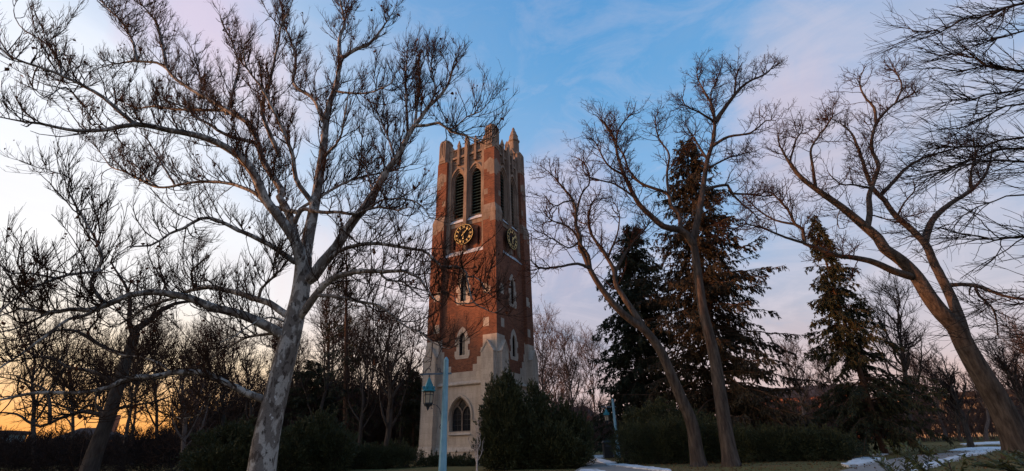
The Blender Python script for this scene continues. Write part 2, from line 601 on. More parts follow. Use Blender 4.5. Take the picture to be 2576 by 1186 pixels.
    b = MB()                                                    # central shaft, from the sill to above the parapet
    b.box(-0.17, 0.17, -3.34, -2.9, 17.85, 30.7)
    b.box(-0.26, 0.26, -3.22, -2.93, 21.2, 30.3)
    b.frustum([(-0.17, -3.34, 30.7), (0.17, -3.34, 30.7), (0.17, -2.9, 30.7), (-0.17, -2.9, 30.7)],
              [(-0.03, -3.14, 31.25), (0.03, -3.14, 31.25), (0.03, -3.08, 31.25), (-0.03, -3.08, 31.25)])
    done(b, "centre_shaft", [OLDSTONE])
    for s in (-1, 1):
        b = MB()
        b.box(s * 1.03 - 0.13, s * 1.03 + 0.13, -3.22, -2.9, 27.75, 30.15)
        b.frustum([(s * 1.03 - 0.17, -3.26, 30.1), (s * 1.03 + 0.17, -3.26, 30.1), (s * 1.03 + 0.17, -2.86, 30.1), (s * 1.03 - 0.17, -2.86, 30.1)],
                  [(s * 1.03 - 0.03, -3.09, 30.85), (s * 1.03 + 0.03, -3.09, 30.85), (s * 1.03 + 0.03, -3.03, 30.85), (s * 1.03 - 0.03, -3.03, 30.85)])
        done(b, "parapet_finial", [OLDSTONE])
        # louvres
        b = MB()
        z = 21.75
        while z < 26.7:
            n = 9
            xs = np.linspace(s * 1.03 - 0.62, s * 1.03 + 0.62, n)
            lip = [(x, -2.86, z - 0.10 - (0.05 if i % 2 else 0.0)) for i, x in enumerate(xs)]
            top_ = [(x, -2.50, z + 0.16) for x in xs]
            v = lip + top_ + [(x, y, zz + 0.03) for x, y, zz in lip] + [(x, y, zz + 0.03) for x, y, zz in top_]
            f = []
            for i in range(n - 1):
                f += [(i, i + 1, n + i + 1, n + i), (2 * n + i, 3 * n + i, 3 * n + i + 1, 2 * n + i + 1),
                      (i, 2 * n + i, 2 * n + i + 1, i + 1)]
            b.add(v, f)
            z += 0.34
        done(b, "louvre", [LOUVRE])
    # pierced parapet
    b = MB()
    holes = []
    for c in (-1.62, -0.64, 0.64, 1.62):
        for du in (-0.17, 0.17):
            holes.append(arch(c + du, 0.115, 29.0, 29.45, 1.0, 3))
    b.plate([(-2.2, 28.86), (2.2, 28.86), (2.2, 29.72), (-2.2, 29.72)], -3.0, -2.93, holes)
    b.frustum([(-2.2, -3.12, 29.72), (2.2, -3.12, 29.72), (2.2, -2.6, 29.72), (-2.2, -2.6, 29.72)],
              [(-2.2, -3.02, 29.92), (2.2, -3.02, 29.92), (2.2, -2.7, 29.92), (-2.2, -2.7, 29.92)])
    done(b, "parapet", [OLDSTONE])

    # clock
    ZC, RC, YC = 19.45, 1.03, -3.42
    b = MB()
    circ = lambda r, y, n=40: [(r * sin(2 * pi * i / n), y, ZC + r * cos(2 * pi * i / n)) for i in range(n)]
    b.loft([circ(RC + 0.05, -3.30), circ(RC + 0.05, YC + 0.02), circ(RC + 0.01, YC)])
    clock = done(b, "clock", [DIAL])
    b = MB()
    for i in range(60):                                          # minute studs
        a = 2 * pi * i / 60
        r0, r1, hw = RC - 0.045, RC + 0.015, 0.022
        ca, sa = cos(a), sin(a)
        p = lambda r, t, y: (r * sa + t * ca, y, ZC + r * ca - t * sa)
        b.frustum([p(r0, -hw, YC), p(r0, hw, YC), p(r1, hw, YC), p(r1, -hw, YC)],
                  [p(r0, -hw, YC - 0.03), p(r0, hw, YC - 0.03), p(r1, hw, YC - 0.03), p(r1, -hw, YC - 0.03)])
    ringp = lambda r: [(r * sin(2 * pi * i / 60), ZC + r * cos(2 * pi * i / 60)) for i in range(60)]
    b.plate(ringp(RC - 0.02), YC - 0.012, YC, [ringp(RC - 0.032)])
    done(b, "minute_track", [GOLD], clock)
    b = MB()
    nums = ["XII", "I", "II", "III", "IIII", "V", "VI", "VII", "VIII", "IX", "X", "XI"]
    r0, r1 = 0.64, 0.89

    def bar(a, t0, t1, ra, rb, hw):
        """stroke from (t0, ra) to (t1, rb) in the frame of the hour at angle a"""
        ca, sa = cos(a), sin(a)
        p = lambda r, t, y: (r * sa + t * ca, y, ZC + r * ca - t * sa)
        b.frustum([p(ra, t0 - hw, YC), p(ra, t0 + hw, YC), p(rb, t1 + hw, YC), p(rb, t1 - hw, YC)],
                  [p(ra, t0 - hw, YC - 0.035), p(ra, t0 + hw, YC - 0.035), p(rb, t1 + hw, YC - 0.035), p(rb, t1 - hw, YC - 0.035)])
    for h, s in enumerate(nums):
        a = 2 * pi * h / 12
        wid = {'I': 0.062, 'V': 0.13, 'X': 0.13}
        tot = sum(wid[c] for c in s)
        t = -tot / 2
        for c in s:
            w_ = wid[c]
            m_ = t + w_ / 2
            if c == 'I':
                bar(a, m_, m_, r0, r1, 0.016)
            elif c == 'V':
                bar(a, m_, t + 0.02, r0, r1, 0.022)
                bar(a, m_, t + w_ - 0.02, r0, r1, 0.014)
            else:
                bar(a, t + w_ - 0.02, t + 0.02, r0, r1, 0.022)
                bar(a, t + 0.02, t + w_ - 0.02, r0, r1, 0.014)
            t += w_
    b.plate(ringp(r0 + 0.008), YC - 0.012, YC, [ringp(r0 + 0.003)])
    done(b, "roman_numerals", [GOLD], clock)
    for nm, ang, tail, ln, hw in (("minute_hand", 2 * pi * 7.6 / 60, 0.26, 0.76, 0.034), ("hour_hand", 2 * pi * (6 + 7.6 / 60) / 12, 0.22, 0.56, 0.042)):
        b = MB()
        ca, sa = cos(ang), sin(ang)
        y0 = YC - (0.05 if nm == "hour_hand" else 0.09)
        prof = [(-tail, -hw * 1.3), (-tail, hw * 1.3), (0, hw), (0.05, hw * 2.0), (0.12, hw), (ln * 0.72, hw * 0.8), (ln * 0.78, hw * 2.2), (ln, 0.004),
                (ln * 0.78, -hw * 2.2), (ln * 0.72, -hw * 0.8), (0.12, -hw), (0.05, -hw * 2.0), (0, -hw)]
        pt = [(r * sa + t * ca, ZC + r * ca - t * sa) for r, t in prof]
        b.plate(pt, y0 - 0.03, y0)
        done(b, nm, [GOLD], clock)
    for o in out:
        o.rotation_euler = (0, 0, k * pi / 2)
    return out


def copy_tree(o, parent):
    c = o.copy()
    COL.objects.link(c)
    c.parent = parent
    for ch in list(o.children):
        copy_tree(ch, c)
    return c


first_face = tower_face(0)
for k in (1, 2, 3):
    for o in first_face:
        copy_tree(o, tower).rotation_euler = (0, 0, k * pi / 2)


def corner(k):
    """one corner of the tower, built at (+x, -y)"""
    objs = []
    sq = lambda a, b_, z: [(a, -b_, z), (b_, -b_, z), (b_, -a, z), (a, -a, z)]
    b = MB()                                                     # brick pier with limestone set-offs
    b.loft([sq(2.25, 3.60, 0.0), sq(2.25, 3.60, 9.55)], 1)
    b.loft([sq(2.25, 3.60, 9.55), sq(2.25, 3.60, 21.0)], 0)
    b.loft([sq(2.25, 3.62, 21.0), sq(2.25, 3.62, 21.3), sq(2.25, 3.45, 22.0)], 2)
    b.loft([sq(2.25, 3.44, 22.0), sq(2.25, 3.44, 28.35)], 0)
    # limestone patches, the same on both outer sides
    patches = [([(2.24, 20.3), (2.9, 20.3), (2.9, 20.55), (3.55, 20.55), (3.55, 21.0), (2.24, 21.0)], 3.605),
               ([(3.0, 20.05), (3.6, 20.05), (3.6, 20.55), (3.0, 20.55)], 3.606),
               ([(2.28, 25.95), (2.62, 25.95), (2.62, 25.55), (2.9, 25.55), (2.9, 25.2), (3.44, 25.2), (3.44, 26.75), (2.98, 27.2), (2.28, 26.75)], 3.452),
               ([(2.28, 10.25), (2.85, 10.25), (2.85, 11.0), (2.28, 11.0)], 3.606),
               ([(2.28, 13.2), (3.0, 13.2), (3.0, 13.75), (2.78, 13.75), (2.78, 14.1), (2.28, 14.1)], 3.606),
               ([(2.28, 23.1), (2.68, 23.1), (2.68, 23.7), (2.28, 23.7)], 3.452)]
    for poly, d in patches:
        sl = 2 if poly[0][1] > 19 else 1
        b.plate(poly, -d, -d + 0.1, (), sl)
        o = len(b.v)
        b.plate(poly, -d, -d + 0.1, (), sl)
        b.v[o:] = [(-y, -x, z) for x, y, z in b.v[o:]]
    objs.append(b.build("corner_pier", [BRICK, STONE, OLDSTONE], tower))
    for flip in (0, 1):                                          # gabled buttresses of the base
        b = MB()
        b.loft([[(2.25, -4.12, 0), (3.5, -4.12, 0), (3.5, -3.5, 0), (2.25, -3.5, 0)],
                [(2.25, -4.12, 0.72), (3.5, -4.12, 0.72), (3.5, -3.5, 0.72), (2.25, -3.5, 0.72)],
                [(2.25, -4.03, 1.03), (3.5, -4.03, 1.03), (3.5, -3.5, 1.03), (2.25, -3.5, 1.03)],
                [(2.28, -3.98, 1.1), (3.47, -3.98, 1.1), (3.47, -3.5, 1.1), (2.28, -3.5, 1.1)],
                [(2.28, -3.98, 8.15), (3.47, -3.98, 8.15), (3.47, -3.5, 8.15), (2.28, -3.5, 8.15)]])
        b.plate([(2.28, 8.15), (3.47, 8.15), (2.875, 8.95)], -3.98, -3.58)
        b.plate(band([(3.53, 8.08), (2.875, 9.08), (2.22, 8.08)], [(3.40, 8.10), (2.875, 8.88), (2.35, 8.10)]), -4.03, -3.59)
        if flip:
            b.v = [(-y, -x, z) for x, y, z in b.v]
        objs.append(b.build("buttress", [STONE], tower))
    # crowning turret
    def octo(c, h, z):
        return [(2.86 + dx * h, -2.86 + dy * h, z) for dx, dy in
                ((-1, -c), (-c, -1), (c, -1), (1, -c), (1, c), (c, 1), (-c, 1), (-1, c))]
    b = MB()
    b.loft([octo(0.62, 0.64, 28.35), octo(0.62, 0.64, 28.6), octo(0.62, 0.60, 28.75), octo(0.55, 0.60, 30.9), octo(0.55, 0.64, 30.95),
            octo(0.55, 0.64, 31.05), octo(0.5, 0.50, 31.35)])
    for s in (-0.5, -0.17, 0.17, 0.5):                           # ribs
        b.box(2.86 + s * 0.62 - 0.05, 2.86 + s * 0.62 + 0.05, -3.53, -3.3, 28.7, 30.92)
        b.box(3.3, 3.53, -2.86 + s * 0.62 - 0.05, -2.86 + s * 0.62 + 0.05, 28.7, 30.92)
    for poly in ([(2.45, 28.6), (3.27, 28.6), (2.86, 29.4)],):
        b.plate(poly, -3.55, -3.4)
        o = len(b.v)
        b.plate(poly, -3.55, -3.4)
        b.v[o:] = [(-y, -x, z) for x, y, z in b.v[o:]]
    # shoulders towards the parapets
    b.plate([(1.75, 28.9), (2.3, 28.9), (2.3, 30.5), (2.05, 30.5), (1.75, 29.9)], -3.06, -2.6)
    o = len(b.v)
    b.plate([(1.75, 28.9), (2.3, 28.9), (2.3, 30.5), (2.05, 30.5), (1.75, 29.9)], -3.06, -2.6)
    b.v[o:] = [(-y, -x, z) for x, y, z in b.v[o:]]
    objs.append(b.build("corner_turret", [OLDSTONE], tower))
    for o in objs:
        o.rotation_euler = (0, 0, k * pi / 2)
    return objs


first_corner = corner(0)
for k in (1, 2, 3):
    for o in first_corner:
        copy_tree(o, tower).rotation_euler = (0, 0, k * pi / 2)
# stair pinnacle on the right-hand corner
b = MB()
oc = lambda r, z, n=8: [(2.55 + r * cos(2 * pi * (i + 0.5) / n), 2.75 + r * sin(2 * pi * (i + 0.5) / n), z) for i in range(n)]
b.loft([oc(0.62, 28.5), oc(0.62, 30.4), oc(0.60, 32.9), oc(0.70, 33.0), oc(0.70, 33.15), oc(0.56, 33.4), oc(0.50, 33.75), oc(0.54, 33.8),
        oc(0.34, 34.3), oc(0.36, 34.35), oc(0.16, 34.8), oc(0.19, 34.9), oc(0.05, 35.15)])
b.plate([(2.1, 31.0), (3.0, 31.0), (2.55, 31.9)], 2.1, 2.3)
b.build("stair_pinnacle", [OLDSTONE], tower)
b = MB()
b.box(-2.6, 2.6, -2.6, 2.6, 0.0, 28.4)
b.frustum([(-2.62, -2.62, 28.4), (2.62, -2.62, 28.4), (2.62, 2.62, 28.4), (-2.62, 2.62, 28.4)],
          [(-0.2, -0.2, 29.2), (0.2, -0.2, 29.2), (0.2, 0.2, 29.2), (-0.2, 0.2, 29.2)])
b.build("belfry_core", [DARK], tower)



# ------------------------------------------------------------------ tree growing
def unit(v):
    return v / np.maximum(np.linalg.norm(v, axis=-1, keepdims=True), 1e-9)


def perp(t, rng):
    """random unit vectors square to t (n,3)"""
    r = rng.normal(size=t.shape)
    r -= (r * t).sum(-1, keepdims=True) * t
    return unit(r)


def tubes(P, R, sides):
    """P (B,n,3), R (B,n) -> verts, quads"""
    B, n, _ = P.shape
    T = np.empty_like(P)
    T[:, 1:-1] = P[:, 2:] - P[:, :-2]
    T[:, 0] = P[:, 1] - P[:, 0]
    T[:, -1] = P[:, -1] - P[:, -2]
    T = unit(T)
    mean = unit(P[:, -1] - P[:, 0])
    ref = np.zeros((B, 3))
    ref[np.arange(B), np.argmin(np.abs(mean), axis=1)] = 1.0
    A = unit(np.cross(T, ref[:, None, :]))
    Bn = np.cross(T, A)
    a = 2 * np.pi * np.arange(sides) / sides
    V = P[:, :, None, :] + R[:, :, None, None] * (np.cos(a)[:, None] * A[:, :, None, :] + np.sin(a)[:, None] * Bn[:, :, None, :])
    idx = np.arange(B * n * sides).reshape(B, n, sides)
    nx = np.roll(idx, -1, axis=2)
    q = np.stack([idx[:, :-1], nx[:, :-1], nx[:, 1:], idx[:, 1:]], axis=-1).reshape(-1, 4)
    return V.reshape(-1, 3), q


class Wood:
    """collects tubes (as vertex and quad arrays)"""
    def __init__(self):
        self.V, self.Q, self.n = [], [], 0

    def add(self, P, R, sides):
        v, q = tubes(P, R, sides)
        self.V.append(v)
        self.Q.append(q + self.n)
        self.n += len(v)

    def build(self, name, mat, parent, smooth=True):
        if not self.n:
            return None
        return link(name, mesh_np(name, np.concatenate(self.V) - np.array(parent.location), [(np.concatenate(self.Q), 0)], [mat], smooth), parent)


def smooth_line(pts, step):
    """Catmull-Rom through pts (n,3+), resampled every step metres"""
    p = np.asarray(pts, float)
    if len(p) == 2:
        p = np.array([p[0], (p[0] + p[1]) / 2, p[1]])
    q = np.vstack([2 * p[0] - p[1], p, 2 * p[-1] - p[-2]])
    out = []
    for i in range(1, len(q) - 2):
        m = max(2, int(np.linalg.norm(q[i + 1, :3] - q[i, :3]) / step))
        t = (np.arange(m) / m)[:, None]
        a, b_, c, d = q[i - 1], q[i], q[i + 1], q[i + 2]
        out.append(0.5 * (2 * b_ + (c - a) * t + (2 * a - 5 * b_ + 4 * c - d) * t ** 2 + (3 * b_ - a - 3 * c + d) * t ** 3))
    return np.vstack(out + [p[-1:]])


def grow(P0, D0, L, nseg, wiggle, pull, pull_s, rng, zig=0.0, curl=0.0):
    """batch of twigs: (B,nseg+1,3)"""
    B = len(P0)
    P = np.empty((B, nseg + 1, 3))
    P[:, 0] = P0
    d = D0.copy()
    side = perp(d, rng)
    bend = perp(d, rng)
    pull = np.asarray(pull, float)
    for i in range(nseg):
        z = zig * (1 if i % 2 else -1)
        d = unit(d + wiggle * rng.normal(size=(B, 3)) + pull * pull_s + side * z + bend * curl)
        P[:, i + 1] = P[:, i] + d * (L / nseg)[:, None]
    return P


def spawn(lines, radii, per_m, rng, lo=0.1, hi=1.0, bias=0.0):
    """points, tangents, radii, arc fraction sampled along polylines (list of (n,3))"""
    PS, TS, RS, FS = [], [], [], []
    for p, r in zip(lines, radii):
        seg = np.linalg.norm(np.diff(p, axis=0), axis=1)
        s = np.concatenate([[0], np.cumsum(seg)])
        n = rng.poisson(per_m * s[-1] * (hi - lo))
        if n == 0:
            continue
        u = rng.random(n)
        if bias:
            u = u ** (1 / (1 + bias))
        u = (lo + (hi - lo) * u) * s[-1]
        i = np.clip(np.searchsorted(s, u) - 1, 0, len(seg) - 1)
        f = ((u - s[i]) / np.maximum(seg[i], 1e-9))[:, None]
        PS.append(p[i] * (1 - f) + p[i + 1] * f)
        TS.append(unit(p[i + 1] - p[i]))
        RS.append(r[i] * (1 - f[:, 0]) + r[i + 1] * f[:, 0])
        FS.append(u / s[-1])
    if not PS:
        z = np.zeros((0, 3))
        return z, z, np.zeros(0), np.zeros(0)
    return np.concatenate(PS), np.concatenate(TS), np.concatenate(RS), np.concatenate(FS)


def px_limbs(traces, y0, snap=22.0):
    """pixel traces -> limbs. A trace is (points, width at start, width at end, y at start - y0, y at end - y0);
    every limb after the first is rooted on the nearest limb traced before it"""
    lines, radii, seen_px, seen_y = [], [], [], []
    for k, (pts, w0, w1, dy0, dy1) in enumerate(traces):
        pts = np.asarray(pts, float)
        if k and snap:
            sp, sy = np.concatenate(seen_px), np.concatenate(seen_y)
            dd = np.linalg.norm(sp - pts[0], axis=1)
            j = int(np.argmin(dd))
            if dd[j] < snap:
                dy1 += sy[j] - dy0
                dy0 = sy[j]
                if dd[j] > 2:
                    pts = np.vstack([sp[j], pts])
        s = np.concatenate([[0], np.cumsum(np.linalg.norm(np.diff(pts, axis=0), axis=1))])
        s /= s[-1]
        fine = smooth_line(np.hstack([pts, (dy0 + (dy1 - dy0) * s)[:, None]]), 5.0)
        seen_px.append(fine[:, :2])
        seen_y.append(fine[:, 2])
        ys = y0 + dy0 + (dy1 - dy0) * s
        P = np.array([at(a, b_, y) for (a, b_), y in zip(pts, ys)])
        depth = P[:, 1] * cos(PITCH) + (P[:, 2] - EYE) * sin(PITCH)
        off = np.linalg.norm(pts - np.array([1288, 593]), axis=1) / FPX
        r = 0.5 * (w0 + (w1 - w0) * s ** 0.8) * depth / FPX / (1 + off ** 2) ** 0.12
        L = smooth_line(np.hstack([P, r[:, None]]), 0.28)
        m = max(2, len(L) // 6)
        if w1 < 8:
            L[-m:, 3] *= np.linspace(1, 0.3, m)                # limbs run out into twigs
        lines.append(L[:, :3])
        radii.append(L[:, 3])
    return lines, radii


def tree_object(name, base, label, group, lines, radii, trunk_n, levels, bark, twig_mat, rng, sides=9, jitter=0.015, cat="tree", extra=None,
                lo=0.25, min_r=0.0, flare=0.0):
    """trunk (limbs) and branches (everything finer) under an Empty"""
    root = empty(name, base)
    tag(root, label, cat, group)
    tw = Wood()
    lim = Wood()
    for i, (p, r) in enumerate(zip(lines, radii)):
        p = p + rng.normal(size=p.shape) * (jitter * (i >= trunk_n)) * np.linspace(0.2, 1, len(p))[:, None]
        lines[i] = p
        rr = np.maximum(r, 0.004)
        if flare and i < trunk_n:
            rr = rr * (1 + flare * np.exp(-np.maximum(p[:, 2] - base[2], 0) / 0.35))
        k = 12 if i < trunk_n else (sides if rr[0] > 0.05 else 6)
        lim.add(p[None], rr[None], k)
    lim.build("trunk", bark, root)
    cur_l, cur_r = list(lines[trunk_n:]), list(radii[trunk_n:])
    for i in range(trunk_n):                                     # the leading shoot carries twigs too
        if radii[i][-1] < 0.06:
            m = len(lines[i]) // 2
            cur_l.append(lines[i][m:])
            cur_r.append(radii[i][m:])
    tips = []
    for li, lv in enumerate(levels):
        p, t, r, f = spawn(cur_l, cur_r, lv['per_m'], rng, lv.get('lo', lo if li == 0 else 0.12), 1.0, lv.get('bias', 0.3))
        if len(p) == 0:
            break
        if lv.get('fan', 1) > 1:                                # several shoots from one knot
            k = rng.integers(1, lv['fan'] + 1, size=len(p))
            p, t, r, f = (np.repeat(a_, k, axis=0) for a_ in (p, t, r, f))
        ang = np.radians(rng.uniform(*lv['angle'], size=len(p)))[:, None]
        q = perp(t, rng)
        if 'up' in lv:
            q = unit(q + np.array([0, 0, lv['up']]))
        d = unit(np.cos(ang) * t + np.sin(ang) * q)
        L = rng.uniform(*lv['len'], size=len(p)) * (1.15 - 0.55 * f)
        P = grow(p, d, L, lv['seg'], lv['wig'], lv.get('pull', (0, 0, 1)), lv.get('pull_s', 0.0), rng, lv.get('zig', 0), lv.get('curl', 0))
        r0 = np.clip(np.minimum(r * 0.7, lv['r']), lv['r'] * 0.6, None)
        R = r0[:, None] * np.linspace(1.0, lv.get('tip', 0.45), lv['seg'] + 1)[None]
        tw.add(P, R, lv.get('sides', 3))
        cur_l, cur_r = list(P), list(R)
        tips.append(P)
    tw.build("branches", twig_mat, root)
    if extra:
        extra(root, tips, rng)
    return root


def leaf_quads(P, D, size, rng, mat, name, parent, width=0.4, fold=0.0):
    """blade-like faces: at P, pointing along D"""
    n = len(P)
    D = unit(D)
    S = perp(D, rng)
    sz = (size * rng.uniform(0.6, 1.3, size=n))[:, None]
    w = sz * width * 0.5
    base = P
    tip = P + D * sz
    mid = P + D * sz * 0.45
    N = np.cross(D, S) * sz * fold
    V = np.stack([base, mid + S * w + N, tip, mid - S * w + N], axis=1).reshape(-1, 3)
    q = np.arange(n * 4).reshape(n, 4)
    me = mesh_np(name, V - np.array(parent.location), [(q, 0)], [mat])
    return link(name, me, parent)


# bark and leaf materials
def bark_material(name, dark, light, scale=6.0, stretch=(1, 1, 0.25), b_s=0.6):
    return mottled(name, [(0.30, dark), (0.55, tuple((a + c) / 2 for a, c in zip(dark, light))), (0.75, light)], scale, 0.9,
                   stretch=stretch, bump_s=b_s, bump_d=0.05, spec=0.12, detail=7)


def sycamore_material():
    m, g, b = material("sycamore bark")
    n1 = noise_node(g, 3.2, 4.0, 0.55, 'Object', (1, 1, 0.45), 0.6)
    n2 = noise_node(g, 7.0, 4.0, 0.6, 'Object', (1, 1, 0.5), 0.3)
    n3 = noise_node(g, 30.0, 4.0, 0.6)
    c = g.mix(g.ramp(n1, [(0.46, 0.0), (0.50, 1.0)]), (0.38, 0.35, 0.31), (0.17, 0.145, 0.125))
    c = g.mix(g.ramp(n2, [(0.55, 0.0), (0.60, 1.0)]), c, (0.075, 0.060, 0.050))
    c = g.mix(g.ramp(n2, [(0.33, 1.0), (0.37, 0.0)]), c, (0.54, 0.515, 0.48))
    c = g.mix(1.0, c, g.ramp(n3, [(0.3, (0.75, 0.75, 0.75)), (0.7, (1.15, 1.15, 1.15))]), 'MULTIPLY')
    g.l(c, b.inputs['Base Color'])
    b.inputs['Roughness'].default_value = 0.85
    b.inputs['Specular IOR Level'].default_value = 0.15
    bump(g, b, n2, 0.4, 0.03)
    return m


SYC_BARK = sycamore_material()
SYC_TWIG = plain("sycamore twig", (0.046, 0.027, 0.019), 0.9, spec=0.1, vary=0.4)
LOC_BARK = bark_material("grey furrowed bark", (0.026, 0.019, 0.015), (0.14, 0.108, 0.086), 7.0, (1, 1, 0.18), 1.0)
LOC_TWIG = plain("reddish twig", (0.040, 0.020, 0.015), 0.9, spec=0.1, vary=0.4)
OAK_BARK = bark_material("dark oak bark", (0.030, 0.024, 0.021), (0.10, 0.08, 0.066), 7.0, (1, 1, 0.25), 0.9)
OAK_TWIG = plain("dark twig", (0.030, 0.020, 0.017), 0.9, spec=0.1, vary=0.4)
ASH_BARK = bark_material("pale grey bark", (0.08, 0.062, 0.055), (0.20, 0.16, 0.14), 7.0, (1, 1, 0.3), 0.7)
ASH_TWIG = plain("rosy grey twig", (0.10, 0.065, 0.055), 0.9, spec=0.1, vary=0.3)
DEADLEAF = plain("dead brown leaf", (0.115, 0.040, 0.018), 0.8, spec=0.15, vary=0.5)
NEEDLE = mottled("spruce needles", [(0.3, (0.016, 0.020, 0.010)), (0.7, (0.050, 0.052, 0.024))], 1.2, 0.7, spec=0.2)
YEW = mottled("yew needles", [(0.3, (0.020, 0.023, 0.009)), (0.7, (0.066, 0.070, 0.026))], 1.5, 0.65, spec=0.25)
RUSTNEEDLE = mottled("rusty spruce needles", [(0.3, (0.022, 0.019, 0.011)), (0.7, (0.058, 0.042, 0.022))], 1.2, 0.7, spec=0.2)
RUSTBARK = bark_material("spruce bark", (0.04, 0.024, 0.018), (0.12, 0.07, 0.045), 9.0, (1, 1, 0.4), 0.7)

